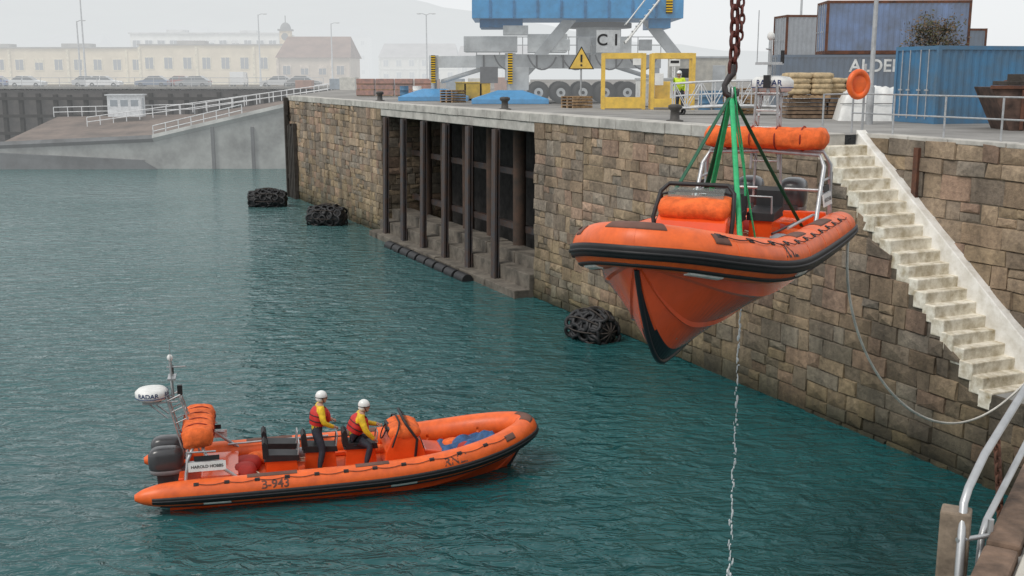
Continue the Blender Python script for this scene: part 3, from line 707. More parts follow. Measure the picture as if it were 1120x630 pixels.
def person(name,J,parent=None,loc=(0,0,0),rz=0,helmet=True,vest=redv,jac=yjac,tr=dtr,headyaw=0,scale=1):
    e=empty(name,loc,rz,scale); 
    if parent: e.parent=parent
    K=['pel','spi','che','nek','hb','sL','eL','wL','kL','sR','eR','wR','kR','hL','nL','aL','tL','hR','nR','aR','tR']
    RD=dict(pel=(.165,.135),spi=(.16,.125),che=(.175,.135),nek=(.07,.07),hb=(.055,.055),s=(.09,.09),e=(.066,.066),w=(.05,.05),k=(.04,.028),h=(.11,.11),n=(.082,.082),a=(.058,.058),t=(.045,.04))
    vs=[J[k] for k in K]; rad=[RD.get(k) or RD[k[0]] for k in K]
    ix={k:i for i,k in enumerate(K)}
    E=[('pel','spi',1),('spi','che',1),('che','nek',1),('nek','hb',0),('che','sL',1),('sL','eL',1),('eL','wL',1),('wL','kL',0),('che','sR',1),('sR','eR',1),('eR','wR',1),('wR','kR',0),('pel','hL',2),('hL','nL',2),('nL','aL',2),('aL','tL',3),('pel','hR',2),('hR','nR',2),('nR','aR',2),('aR','tR',3)]
    skin_mesh('body',vs,[(ix[a],ix[b]) for a,b,_ in E],rad,[(ix[a],ix[b],m) for a,b,m in E],[skin,jac,tr,black],e)
    mb=MB()
    for S_ in 'LR':
        w_=V(J['w'+S_]);k_=V(J['k'+S_]); d=(k_-w_).normalized(); side=d.cross(V((0,0,1))).normalized(); up=side.cross(d)
        sg=1 if S_=='L' else -1
        for q in range(4):
            o=k_+side*(.03-.02*q)-d*.01; ln=(.07,.08,.075,.06)[q if sg<0 else 3-q]
            mb.tube([o,o+d*ln*.5+up*.006,o+d*ln*.75-up*.02,o+d*ln*.6-up*.05],[.011,.0105,.0095,.007],6,0)
        o=w_+d*.02+side*.03*sg; mb.tube([o,o+d*.03+side*.025*sg-up*.01,o+d*.06+side*.02*sg-up*.03],[.013,.011,.008],6,0)
    mb.obj('hands',[skin],e)
    hc=V(J['hb'])+V((.025,0,.10)); R=Matrix.Rotation(headyaw,3,'Z')
    mb=MB()
    def q(p): return hc+R@V(p)
    mb.ell(q((0,0,0)),(.10,.077,.125),0,18,12,R=R); mb.ell(q((.04,0,-.075)),(.055,.055,.045),0,12,8,R=R)
    mb.ell(q((.103,0,-.01)),(.018,.013,.026),0,8,6,R=R)
    for y in (.03,-.03): mb.ell(q((.088,y,.015)),(.012,.014,.009),1,8,6,R=R); mb.ell(q((.086,y,.034)),(.014,.02,.006),2,8,5,R=R)
    mb.ell(q((.091,0,-.052)),(.01,.025,.006),3,8,5,R=R)
    for y in (.079,-.079): mb.ell(q((.0,y,0)),(.02,.01,.03),0,8,6,R=R)
    mb.obj('head',[skin,black,hair,M('lips',(.35,.12,.1),.5)],e)
    mb=MB()
    mb.ell(q((-.012,0,.03)),(.132,.11,.13),0,22,8,R=R,v0=-.12,v1=pi/2); mb.ell(q((-.045,0,-.02)),(.098,.102,.09),0,16,8,R=R)
    mb.tor(q((-.012,0,.015)),.134,.112,.008,R@V((1,0,0)),R@V((0,1,0)),1,22,5)
    mb.tube([q((.02,.088,.0)),q((.05,.06,-.1)),q((.05,0,-.125)),q((.05,-.06,-.1)),q((.02,-.088,0))],.008,5,1)
    mb.obj('helmet',[helm,black],e)
    c=V(J['che']);s_=V(J['spi']); ax=(c-s_).normalized()
    mb=MB(); yv=V((0,1,0)); fx=yv.cross(ax).normalized(); n=18; vs=[];fs=[]
    lv=[(-.06,.165,.195),(-.0,.18,.208),(.10,.192,.212),(.22,.195,.205),(.31,.155,.165),(.345,.11,.12)]
    for t,a,b in lv:
        o=s_+ax*t
        for k in range(n):
            w_=2*pi*k/n; vs.append(o+fx*a*math.cos(w_)*(1.12 if abs(math.sin(w_))<.8 and math.cos(w_)>0 else 1)+yv*b*math.sin(w_))
    for i in range(len(lv)-1):
        for k in range(n): fs.append((i*n+k,i*n+(k+1)%n,(i+1)*n+(k+1)%n,(i+1)*n+k))
    mb.add(vs,fs,0,True)
    if vest==redv:
        for sg in (1,-1): mb.ell(s_+ax*.16+fx*.20+yv*sg*.085,(.055,.07,.14),0,10,7)
        mb.tor(s_+ax*.04,.19,.218,.012,fx,yv,1,20,5); mb.tor(s_+ax*.16,.205,.22,.010,fx,yv,1,20,5)
    else:
        mb.tor(s_+ax*.06,.195,.215,.014,fx,yv,1,20,5)
    mb.obj('vest',[vest,black if vest==redv else M('reflective_tape',(.78,.78,.74),.35)],e)
    return e
stand=dict(pel=(0,0,.93),spi=(.03,0,1.10),che=(.08,0,1.32),nek=(.11,0,1.47),hb=(.125,0,1.54),
 sL=(.09,.20,1.41),eL=(.14,.30,1.14),wL=(.36,.24,1.05),kL=(.43,.21,1.04),sR=(.09,-.20,1.41),eR=(.12,-.30,1.14),wR=(.33,-.24,1.02),kR=(.40,-.21,1.0),
 hL=(0,.10,.88),nL=(.08,.19,.50),aL=(-.02,.25,.10),tL=(.15,.28,.04),hR=(0,-.10,.88),nR=(.10,-.19,.50),aR=(.0,-.25,.10),tR=(.17,-.28,.04))
person('lifeboat_crew_member',stand,B2,(-.72,-.05,-.12),.1,headyaw=-.3,scale=.98)
sit=dict(pel=(-.02,0,.68),spi=(.04,0,.85),che=(.16,0,1.05),nek=(.22,0,1.18),hb=(.25,0,1.24),
 sL=(.17,.20,1.13),eL=(.32,.29,.88),wL=(.55,.18,.86),kL=(.62,.15,.86),sR=(.17,-.20,1.13),eR=(.26,-.31,.87),wR=(.42,-.27,.68),kR=(.48,-.25,.64),
 hL=(.02,.10,.66),nL=(.36,.27,.52),aL=(.26,.30,.12),tL=(.43,.33,.06),hR=(.02,-.10,.66),nR=(.36,-.27,.52),aR=(.24,-.30,.12),tR=(.41,-.33,.06))
person('lifeboat_crew_member',sit,B2,(.06,-.03,-.12),0,headyaw=-.35,scale=1.0)
ped=dict(stand)
ped.update(eL=(.02,.27,1.14),wL=(.08,.28,.90),kL=(.10,.28,.83),eR=(.02,-.27,1.14),wR=(.12,-.26,.90),kR=(.14,-.26,.83),nL=(.03,.12,.5),aL=(0,.13,.1),tL=(.15,.15,.04),nR=(.03,-.12,.5),aR=(0,-.13,.1),tR=(.15,-.15,.04))
person('dock_worker',ped,None,(7.4,49,ZQ),-2.2,vest=hiv,jac=hiv)
# ------------------------------------------------------------------ quay clutter
def container(name,loc,rz,L,Wd,Hh,panel,framem,text=None,tcol=None,tside=-1,tsize=.9,tx=0,tz=.62):
    e=empty(name,loc,rz); mb=MB()
    def corr(p0,dx,nrm,length,h,z0):
        k=int(length/.28); pts=[]
        for i in range(k):
            a=i*length/k; w_=length/k
            pts+=[(a,0),(a+w_*.3,0),(a+w_*.5,.036),(a+w_*.8,.036)]
        pts.append((length,0))
        vs=[];
        for a,dd in pts:
            q=V(p0)+V(dx)*a-V(nrm)*dd; vs+=[q+V((0,0,z0)),q+V((0,0,z0+h))]
        mb.add(vs,[(2*i,2*i+2,2*i+3,2*i+1) for i in range(len(pts)-1)],0)
    for sg in (1,-1):
        corr((-L/2+.08,sg*(Wd/2-.03),0),(1,0,0),(0,sg,0),L-.16,Hh-.3,.16)
        corr((sg*(L/2-.03),-Wd/2+.08,0),(0,1,0),(sg,0,0),Wd-.16,Hh-.3,.16)
    mb.box((0,0,Hh-.06),(L-.1,Wd-.1,.05),0)
    for x in (-1,1):
        for y in (-1,1): mb.box((x*(L/2-.06),y*(Wd/2-.06),Hh/2),(.12,.12,Hh),1)
        mb.box((x*(L/2-.05),0,.09),(.1,Wd-.24,.17),1); mb.box((x*(L/2-.05),0,Hh-.07),(.1,Wd-.24,.13),1)
    for y in (-1,1):
        mb.box((0,y*(Wd/2-.05),.09),(L-.24,.1,.17),1); mb.box((0,y*(Wd/2-.05),Hh-.07),(L-.24,.1,.13),1)
    for y in (-.75,-.3,.3,.75): mb.tube([(-L/2-.03,y,.15),(-L/2-.03,y,Hh-.12)],.02,6,2); mb.box((-L/2-.04,y,1.1),(.04,.2,.05),2)
    mb.obj('body',[panel,framem,galv],e)
    if text:
        T=frame((tx,tside*(Wd/2+.004),Hh*tz),(-tside,0,0),(0,0,1)); text_obj('lettering',text,tsize,tcol,T,e)
    return e
lw=M('letter_white',(.75,.76,.75),.6)
container('shipping_container',(16.6,38.6,ZQ),D(14),6.06,2.44,2.55,blued,blued)
container('shipping_container',(19.4,57,ZQ),D(-4),12.0,2.44,2.6,bluen,bluen,'ALDERNEY',lw,-1,.86,-.35,.78)
container('shipping_container',(19.2,57,ZQ+2.62),D(-4),7.0,2.44,2.6,M('container_blue2',hz((.06,.13,.30),.13),.6,var=.35,scale=.8),rust)
container('shipping_container',(26,60,ZQ),D(-4),6.06,2.44,2.59,M('container_dark',hz((.05,.05,.06),.15),.6),rust)
container('shipping_container',(24,72,ZQ+1.9),D(4),12,2.44,2.59,bluen,rust)
container('shipping_container',(19.6,70,ZQ+2.6),D(5),6.06,2.44,2.59,M('container_grey',hz((.2,.22,.25),.2),.6),rust)
# scrubby bush growing against upper container
mb=MB(); random.seed(21)
bc=V((20.9,55.4,ZQ+2.7))
for i in range(18):
    a=random.uniform(0,2*pi); tip=bc+V((math.cos(a)*random.uniform(.3,1.5),math.sin(a)*.4,random.uniform(.3,1.5))); mb.tube([bc,bc.lerp(tip,.5)+V((0,0,.15)),tip],[.03,.02,.008],5,1)
    for k in range(110):
        p=tip+V((random.gauss(0,.3),random.gauss(0,.2),random.gauss(0,.22))); u=V((random.gauss(0,1),random.gauss(0,1),random.gauss(0,1))).normalized(); v=u.orthogonal().normalized(); s_=random.uniform(.05,.11)
        mb.add([p-u*s_,p+v*s_*.5,p+u*s_,p-v*s_*.5],[(0,1,2,3)],0 if random.random()<.6 else 2)
mb.obj('dry_bush',[M('leaf_brown',(.16,.11,.07),.9),timber,M('leaf_olive',(.09,.09,.045),.9)])
mb=MB(); mb.box((20.9,55.0,ZQ+1.35),(3.2,.8,2.7),0); mb.obj('planter_block',[bluen],bevel=.03)
# skip
mb=MB()
mb.prism([(-1.5,0),(1.3,0),(1.9,1.25),(-2.1,1.25)],-.85,.85,0); mb.prism([(-2.14,1.2),(1.94,1.2),(1.94,1.3),(-2.14,1.3)],-.92,-.86,1)
for x in (-1.2,-.3,.6,1.3): mb.box((x,-.89,.6),(.09,.07,1.15),1)
mb.box((0,0,1.36),(3.2,1.4,.12),2); mb.tube([(-.5,-.4,1.4),(.8,.2,1.9)],.05,6,1); mb.box((.3,.1,1.5),(1.6,.8,.3),1,.4)
mb.tube([(-1.4,.3,1.4),(.2,-.3,1.75)],.04,6,1); mb.box((-1.0,-.2,1.5),(.9,.5,.25),2,-.3)
mb.obj('rusty_skip',[M('skip_brown',(.10,.06,.045),.8,var=.4),rust,timber],None,(16.1,33.0,ZQ),D(-6),bevel=.01)
# white tarp covered pile
mb=MB(); nx=22; ny=16; vs=[];fs=[]
for i in range(nx+1):
    for j in range(ny+1):
        x=-1.3+2.6*i/nx; y=-.9+1.8*j/ny; e=min(i,nx-i,j,ny-j); h=(0,.7,1.0,1.1,1.15)[min(e,4)]+.13*mnoise.noise(V((x*3,y*3,0)))*(e>0)
        vs.append((x*(1-.04*min(e,2))+.04*mnoise.noise(V((x*5,h*4,y*5))),y+.06*mnoise.noise(V((x*6,h*3,y*2))),h))
for i in range(nx):
    for j in range(ny): fs.append((i*(ny+1)+j,(i+1)*(ny+1)+j,(i+1)*(ny+1)+j+1,i*(ny+1)+j+1))
mb.add(vs,fs,0,True); mb.tube([(-1.25,-.86,.6),(1.25,-.86,.62)],.012,5,1)
mb.obj('white_tarpaulin_cover',[white,black],None,(13.0,40.0,ZQ),D(-10))
def pallet_stack(name,loc,rz,nlay,load,lm,w_=1.2,d_=1.0):
    mb=MB()
    for k in range(nlay):
        z=k*.15
        for y in (-.45,0,.45): mb.box((0,y*d_,z+.055),(w_,.1*d_,.09),0)
        for i in range(7): mb.box((-w_/2+.06+i*(w_-.12)/6,0,z+.11),(.1,d_,.02),0)
    z=nlay*.15
    if load:
        for k in range(int(load/.2)):
            for x in (-.3,.3):
                for y in (-.25,.25): mb.ell((x*w_+random.uniform(-.04,.04),y*d_,z+.1+k*.19),(.31*w_,.26*d_,.12),1,12,6,p=.55)
    mb.obj(name,[wood,lm],None,loc,rz)
sack=M('tan_sacks',(.55,.42,.25),.8,var=.25,scale=6)
pallet_stack('pallet_of_sacks',(11.0,41.6,ZQ+.75),D(5),1,.9,sack,1.4,1.2)
pallet_stack('pallet_of_sacks',(12.6,42.2,ZQ+.75),D(-8),1,.7,sack,1.3,1.2)
for i,(x,y,nl) in enumerate(((9.6,47,5),(14.2,45.5,6),(3.2,55,4),(-3.5,66,5),(10.4,50,7))): pallet_stack('wooden_pallets',(x,y,ZQ),D(i*17),nl,0,sack)
mb=MB()
for k in range(5):
    for x in (-.75,.75): mb.box((x+random.uniform(-.05,.05),0,.08+k*.145),(1.45,1.1,.11),0)
mb.obj('timber_stack',[M('timber_stack_wood',(.22,.15,.10),.85,var=.35,scale=5)],None,(11.7,41.7,ZQ),0,bevel=.01)
for s in (14.5,29,48):
    mb=MB(); mb.tube([(0,0,0),(0,0,.05),(0,0,.08),(0,0,.38),(0,0,.46),(0,0,.56),(0,0,.6)],[.3,.3,.17,.15,.24,.24,.15],16,0)
    mb.obj('mooring_bollard',[M('bollard_iron',(.07,.065,.06),.6)],None,W(s,-1.3,ZQ))
for i,(x,y,mt) in enumerate(((9.0,52,blued),(9.7,52.2,blued),(13.0,50,M('drum_white',(.7,.7,.68),.5)),(-6.3,74,white),(-7.2,74.5,blued))):
    mb=MB(); mb.tube([(0,0,0),(0,0,.28),(0,0,.3),(0,0,.32),(0,0,.58),(0,0,.6),(0,0,.62),(0,0,.88)],[.29,.29,.31,.29,.29,.31,.29,.29],18,0); mb.obj('steel_drum',[mt],None,(x,y,ZQ))
mb=MB(); mb.box((0,0,.75),(2.6,1.3,1.2),0); mb.box((0,0,1.4),(2.7,1.4,.1),1); mb.box((-.6,-.66,.8),(.9,.03,.7),1)
for x in (-.7,.7): mb.tor((x,-.6,.28),.18,.18,.1,(1,0,0),(0,0,1),2,14,6)
mb.tube([(1.3,0,.4),(2.2,0,.35)],.05,6,1); mb.tube([(.9,0,1.4),(.9,0,1.8)],.05,8,1)
mb.obj('mobile_generator',[M('generator_white',hz((.65,.66,.64),.1),.5),grey,black],None,(7.8,57.5,ZQ),D(8),bevel=.04)
# yellow access frame
mb=MB()
L,h=4.2,2.6
for x in (0,1.9,2.3,4.2):
    for y in (0,1.3): mb.box((x,y,h/2),(.16,.16,h),0)
for y in (0,1.3):
    mb.box((.95,y,h-.12),(1.74,.14,.26),0); mb.box((3.25,y,h-.12),(1.74,.14,.26),0)
    mb.box((.95,y,.3),(1.74,.12,.5),0); mb.box((3.25,y,.3),(1.74,.12,.4),0)
mb.box((.0,.65,h-.12),(.14,1.14,.24),0); mb.box((4.2,.65,h-.12),(.14,1.14,.24),0)
mb.box((2.6,-.1,1.4),(.4,.03,.55),2); mb.box((1.55,-.1,2.2),(.38,.03,.3),2); mb.box((3.3,-.1,2.15),(.5,.03,.32),1); mb.box((3.3,-.12,2.2),(.4,.02,.12),3)
mb.box((2.8,.5,.7),(.7,.5,1.2),0)
mb.obj('yellow_access_frame',[yel,white,white,black],None,(4.3,52.5,ZQ),D(-3),bevel=.01)
# gangway
mb=MB(); L=5.4
for y in (0,1.1):
    pts=[(i*L/10,y,.25+.12*math.sin(pi*i/10)) for i in range(11)]; top=[(p[0],y,p[2]+1.0) for p in pts]
    mb.tube(pts,.05,6,0); mb.tube(top,.045,6,0)
    mb.tube([(p[0],y,p[2]+.5) for p in pts],.02,5,0)
    for i in range(11):
        mb.tube([pts[i],top[i]],.03,5,0)
        if i<10: mb.tube([pts[i] if i%2 else top[i],top[i+1] if i%2 else pts[i+1]],.022,5,0)
mb.box((L/2,.55,.3),(L,.95,.05),1)
for x in (.3,L-.3):
    for y in (0,1.1): mb.tor((x,y,.15),.13,.13,.05,(1,0,0),(0,0,1),2,12,6)
mb.obj('aluminium_gangway',[M('aluminium_white',(.7,.71,.72),.4,.3),galv,black],None,(6.6,45.2,ZQ),D(-4))
def lamp_post(name,loc,h,arms=1,k=0,r=.09):
    mt=M('lamp_grey%d'%int(k*10),hz((.35,.36,.37),k),.5); mb=MB()
    mb.tube([(0,0,0),(0,0,1.2),(0,0,1.25),(0,0,h)],[r*1.5,r*1.5,r,r*.6],10,0)
    for a in range(arms):
        sg=1 if a==0 else -1
        mb.tube([(0,0,h-.1),(sg*.4,0,h+.08),(sg*.8,0,h+.1)],r*.45,6,0); mb.ell((sg*.95,0,h+.08),(.35,.16,.08),1,12,6)
    mb.obj(name,[mt,M('lamp_head%d'%int(k*10),hz((.4,.4,.4),k),.4)],None,loc)
lamp_post('street_lamp',(11.75,36.5,ZQ),9.5,1,0,.08)
lamp_post('street_lamp',(-58,152,ZQ),12,2,.4,.14); lamp_post('street_lamp',(-61,158,ZQ),9,1,.4,.14)
lamp_post('street_lamp',(-11.4,150,ZQ),9.5,2,.4,.12); lamp_post('street_lamp',(-26.5,165,ZQ),9,1,.5,.12); lamp_post('street_lamp',(-36,160,ZQ),10,1,.5,.12)
lamp_post('street_lamp',(19.2,75,ZQ),9,1,.2,.1)
# ------------------------------------------------------------------ crane
cr_=empty('mobile_harbour_crane')
mb=MB()
mb.box((3.2,65,10.05),(10.5,3.0,.75),1)
for i in range(7): mb.box((-1.6+i*1.5,63.46,10.05),(.1,.12,.7),2)
mb.box((-1.2,64.0,11.0),(3.0,2.4,.85),1); mb.box((2.0,64.2,11.05),(2.2,2.4,1.0),5)
mb.box((.2,63.3,11.75),(1.4,1.4,.5),5); mb.box((.4,63.4,9.1),(1.1,1.2,1.3),1); mb.box((-1.3,63.2,9.3),(1.0,.8,.9),2)
mb.tube([(5,65,10.4),(5,65,12.2)],1.3,24,1); mb.tube([(5,65,11.95),(5,65,12.22)],1.9,24,2)
mb.box((3.6,64.5,12.85),(11.6,5.2,1.0),0)
mb.box((-.6,64.3,12.12),(2.4,3.2,.45),4); mb.box((8.2,64,12.1),(1.2,3.0,.5),0)
mb.box((2.6,66,15.3),(8,3.6,4.0),0); mb.box((7.6,63.6,14.6),(1.9,2.0,2.4),0)
for x in (-1.2,.1,1.4,2.7,4.0,5.3,6.6,7.9): mb.box((x,61.86,12.85),(.12,.08,.95),4)
mb.prism([(1.2,10.4),(2.0,10.4),(3.6,12.3),(2.8,12.3)],62.9,63.2,1)
mb.prism([(8.8,10.4),(9.6,10.4),(8.0,12.3),(7.2,12.3)],62.9,63.2,1)
for z in (13.85,14.35): mb.tube([(-2.1,61.95,z),(9.3,61.95,z)],.04,5,3)
for i in range(10): mb.tube([(-2.1+i*1.26,61.95,13.3),(-2.1+i*1.26,61.95,14.35)],.04,5,3)
for i in range(5):
    x0=-1+i*1.9; mb.tube(bez([(x0,63.3,10.4),(x0+.3,63.0,9.4),(x0+1.2,63.0,9.3),(x0+1.6,63.3,10.3)],10),.05,6,2)
for i in range(5): mb.box((2.9+i*1.15,63.2,10.95),(.7,.5,.9 if i%2 else .6),(5,1,2)[i%3])
for z in (10.95,11.4): mb.tube([(-2.0,63.35,z),(8.4,63.35,z)],.03,5,3)
for i in range(9): mb.tube([(-2.0+i*1.3,63.35,10.4),(-2.0+i*1.3,63.35,11.4)],.03,5,3)
mb.obj('superstructure',[blue,grey,M('crane_dark_steel',hz((.06,.06,.065),.15),.6,var=.3),M('crane_rail_white',hz((.7,.7,.7),.1),.5),M('crane_blue_dark',hz((.02,.16,.36),.1),.5),M('crane_panel_pale',hz((.58,.60,.60),.15),.5,var=.15)],cr_,bevel=.04)
mb=MB()
for i in range(6):
    for y in (62.9,66.6):
        c=V((1.5+i*1.25,y,8.33)); mb.tor(c,.40,.40,.22,(1,0,0),(0,0,1),0,18,8); mb.tube([c+V((0,-.16,0)),c+V((0,.16,0))],.28,12,1); mb.tube([c+V((0,-.2,0)),c+V((0,.2,0))],.1,8,0)
mb.obj('wheels',[M('tyre_misty',hz((.02,.02,.02),.13),.7),grey],cr_)
mb=MB()
for (px_,py_) in ((-4.9,70.2),(-.1,63.2),(9.0,70.5)):
    T=Matrix.Translation((px_,py_,ZQ)); 
    q=2.15
    mb.add([(-q,-1.3,.02),(q,-1.3,.02),(q,1.3,.02),(-q,1.3,.02),(-q,-1.3,.28),(q,-1.3,.28),(q,1.3,.28),(-q,1.3,.28),(-.7,-.5,.75),(.7,-.5,.75),(.7,.5,.75),(-.7,.5,.75)],
      [(0,1,5,4),(1,2,6,5),(2,3,7,6),(3,0,4,7),(4,5,9,8),(5,6,10,9),(6,7,11,10),(7,4,8,11),(8,9,10,11)],0,False,T)
    mb.tube([(px_,py_,ZQ+.7),(px_,py_,ZQ+2.6)],.2,12,1); mb.tube([(px_,py_,ZQ+1.3),(px_,py_,ZQ+2.8)],.3,12,2)
    d=V((3.0,65,0))-V((px_,py_,0)); ang=math.atan2(d.y,d.x); mid=V((px_,py_,10.0))+d*.5
    mb.box(mid+V((0,0,.1)),(d.length,.65,.7),2,ang)
    mb.tube([(px_+.5,py_,ZQ+1.2),(px_+d.x*.45,py_+d.y*.45,ZQ+2.1)],.14,8,2)
mb.obj('outriggers',[blue,galv,grey],cr_,bevel=.02)
mb=MB()
for x,y in ((-4.9,69.6),(-.1,62.7)): mb.box((x,y,ZQ+1.95),(.26,.26,1.7),0)
mb.box((8.6,61.8,13.2),(.35,.1,1.2),0)
mb.obj('hazard_posts',[hazard],cr_)
mb=MB()
for sg in (0,.8):
    mb.tube([(6.2,61.4+sg,11.0),(8.0,61.4+sg,13.3)],.06,6,0); mb.tube([(6.2,61.4+sg,12.0),(8.0,61.4+sg,14.3)],.04,6,0)
for i in range(9): mb.box((6.25+i*.22,61.8,11.1+i*.28),(.22,.8,.04),0)
for sg in (0,.7): mb.tube([(9.0,61.9+sg,ZQ),(9.0,61.9+sg,10.4)],.05,6,0)
for i in range(8): mb.tube([(9.0,61.9,ZQ+.3+i*.3),(9.0,62.6,ZQ+.3+i*.3)],.03,5,0)
mb.obj('access_stairs',[white],cr_)
mb=MB(); mb.box((5.25,61.3,11.1),(1.3,.08,1.2),0); mb.obj('number_panel',[M('panel_grey',hz((.5,.52,.53),.12),.5)],cr_)
text_obj('number_lettering','C 1',.85,black,frame((5.25,61.24,11.15),(1,0,0),(0,0,1)),cr_)
ws=empty('warning_sign',(3.75,60.6,9.6))
mb=MB(); mb.add([(-.7,-.02,0),(.7,-.02,0),(0,-.02,1.22),(-.7,.02,0),(.7,.02,0),(0,.02,1.22)],[(0,1,2),(3,5,4),(0,3,4,1),(1,4,5,2),(2,5,3,0)],0)
mb.add([(-.61,-.03,.05),(.61,-.03,.05),(0,-.03,1.12)],[(0,1,2)],1); mb.box((0,-.045,.58),(.1,.02,.4),0); mb.box((0,-.045,.22),(.1,.02,.1),0)
mb.obj('panel',[black,yel],ws)
mb=MB(); mb.tube([(0,.1,ZQ-9.6),(0,.1,1.2)],.05,8,0); mb.obj('post',[galv],ws)
mb=MB()
for i in range(4):
    for k in range(3): mb.box((i*1.45,random.uniform(-.1,.1),.3+k*.42),(1.3,1.2,.36),0,random.uniform(-.05,.05)); mb.box((i*1.45,0,.09+k*.42),(1.3,1.1,.06),1)
mb.obj('brick_pallets',[brick,wood],None,(-11.0,84,ZQ),0,bevel=.02)
mb=MB(); mb.box((0,0,.6),(2.2,1.4,1.0),0); mb.box((0,0,1.13),(2.3,1.5,.06),0); mb.box((0,0,.06),(2.0,1.2,.1),1); mb.box((-.5,-.71,.6),(.1,.04,.9),1); mb.box((.5,-.71,.6),(.1,.04,.9),1)
mb.obj('yellow_storage_bin',[yel,black],None,(-2.5,72,ZQ),0,bevel=.03)
mb=MB(); mb.box((0,0,1.4),(4.2,2.4,2.5),0); mb.box((0,0,2.7),(4.4,2.6,.12),1); mb.box((-1,-1.21,1.6),(1,.04,.8),2); mb.box((1,-1.21,1.2),(.8,.04,2),1)
for x in (-1.8,1.8): mb.box((x,0,.08),(.3,2.2,.15),1)
mb.obj('site_cabin',[M('cabin_beige',hz((.5,.46,.38),.15),.7),grey,glass],None,(12.2,72,ZQ),D(-5),bevel=.03)
# ------------------------------------------------------------------ cars
def car(loc,rz,col,van=False,k=.32):
    mb=MB(); body=M('car_%d'%int(sum(c*1000*(i+1) for i,c in enumerate(col))),hz(col,k),.3,coat=.3,var=.03)
    if van: prof=[(-2.4,.35),(2.3,.35),(2.4,.9),(1.9,1.15),(1.4,1.95),(-2.35,2.0),(-2.45,1.2)]
    else: prof=[(-2.1,.3),(2.1,.3),(2.18,.62),(1.95,.82),(1.0,.95),(-1.7,1.0),(-2.12,.9)]
    mb.prism(prof,-.86,.86,0)
    if not van:
        mb.prism([(1.05,.94),(.35,1.42),(-1.1,1.46),(-1.85,.98)],-.74,.74,1); mb.prism([(.36,1.40),(.3,1.46),(-1.05,1.49),(-1.15,1.44)],-.72,.72,0)
        mb.prism([(-.35,.95),(-.28,1.44),(-.38,1.44),(-.45,.95)],-.76,.76,0)
    else: mb.prism([(1.95,1.16),(1.5,1.85),(.6,1.85),(.6,1.2)],-.875,.875,1)
    for x in (-1.35,1.35):
        for y in (-.8,.8): mb.tor((x,y,.33),.22,.22,.11,(1,0,0),(0,0,1),2,14,6); mb.ell((x,y*1.02,.33),(.17,.05,.17),3,10,5)
    for y in (-.6,.6): mb.box((2.12,y,.68),(.12,.32,.14),3); mb.box((-2.12,y,.75),(.08,.3,.16),4)
    mb.obj('parked_van' if van else 'parked_car',[body,M('car_glass',hz((.05,.06,.07),.35),.2),M('car_tyre',hz((.02,.02,.02),.3),.8),galv,M('tail_red',hz((.4,.03,.02),.25),.4)],None,loc,rz,bevel=.05)
random.seed(11)
cols=[(.7,.7,.7),(.05,.05,.06),(.1,.15,.3),(.6,.62,.63),(.45,.46,.47),(.7,.7,.7),(.08,.12,.2),(.3,.05,.04),(.2,.21,.22),(.7,.7,.7),(.5,.5,.5),(.1,.1,.1)]
xs=[-81,-73,-67,-61.5,-56,-52.5,-47,-43.5,-40,-36,-31,-27]
for i,x in enumerate(xs): car((x+random.uniform(-.5,.5),143+random.uniform(-3,6),ZQ),random.choice((0,pi,pi/2+.1,.05)),cols[i],van=(i in (0,9)))
# ------------------------------------------------------------------ far quay
fq=empty('timber_faced_quay')
mb=MB(); mb.box((-160,131,3.6),(281,2,7.9),0)
for i in range(75):
    x=-21-i*1.9+random.uniform(-.2,.2); mb.box((x,129.7,3.4+random.uniform(-.2,.2)),(.42,.5,7.6),1)
for z in (2.6,4.6,6.6): mb.box((-92,129.35,z),(142,.2,.35),1)
mb.box((-92,130.2,7.85),(142,1.2,.25),2)
mb.obj('face',[M('far_quay_dark',hz((.09,.075,.068),.14),.9,var=.2),M('far_timber',hz((.04,.036,.034),.10),.9),M('far_coping',hz((.25,.24,.22),.2),.9)],fq)
mb=MB()
for i in range(60): mb.tube([(-22-i*2.2,130.2,7.9),(-22-i*2.2,130.2,9.0)],.04,5,0)
for z in (8.45,8.98): mb.tube([(-22,130.2,z),(-153,130.2,z)],.035,5,0)
mb.obj('railing',[M('far_rail',hz((.4,.4,.4),.35),.5)],fq)
# ramp
rp=empty('slipway_ramp')
mb=MB()
A=[(-52,111,2.3),(-36,111,3.0),(-19,111,6.9)]; Bk=[(-52,127,4.6),(-36,127,4.9),(-19,127,7.5)]
vs=A+Bk+[(p[0],p[1],-1) for p in A]+[(-52,127,-1)]
mb.add(vs,[(0,1,4,3),(1,2,5,4)],0); mb.add(vs,[(1,7,8,2)],1); mb.add(vs,[(0,6,7,1)],1); mb.add(vs,[(0,3,9,6)],2)
mb.tube([(-52,110.9,2.35),(-36,110.9,3.05)],.35,4,2,smooth=False); mb.tube([(-36,110.85,3.1),(-19,110.85,7.0)],.35,4,1,smooth=False)
mb.add([(-53,110.2,1.7),(-37.0,110.4,.9),(-34,110.6,-1),(-53,110.2,-1)],[(0,1,2,3)],2)
mb.add([(-53,110.2,1.7),(-37.0,110.4,.9),(-37,111.0,.9),(-53,111.0,1.7)],[(0,1,2,3)],2)
for x in (-30,-26,-22.5): mb.box((x,110.8,1.6),(.3,.3,5.2),2)
mb.obj('ramp_body',[M('ramp_deck',hz((.17,.125,.10),.14),.9,var=.3,scale=.3),M('ramp_concrete',hz((.30,.31,.295),.18),.9,var=.3,scale=.35),M('ramp_steel_dark',hz((.10,.105,.11),.15),.7,var=.3,scale=.5)],rp)
mb=MB(); wr=M('ramp_rail_white',hz((.75,.76,.77),.2),.5)
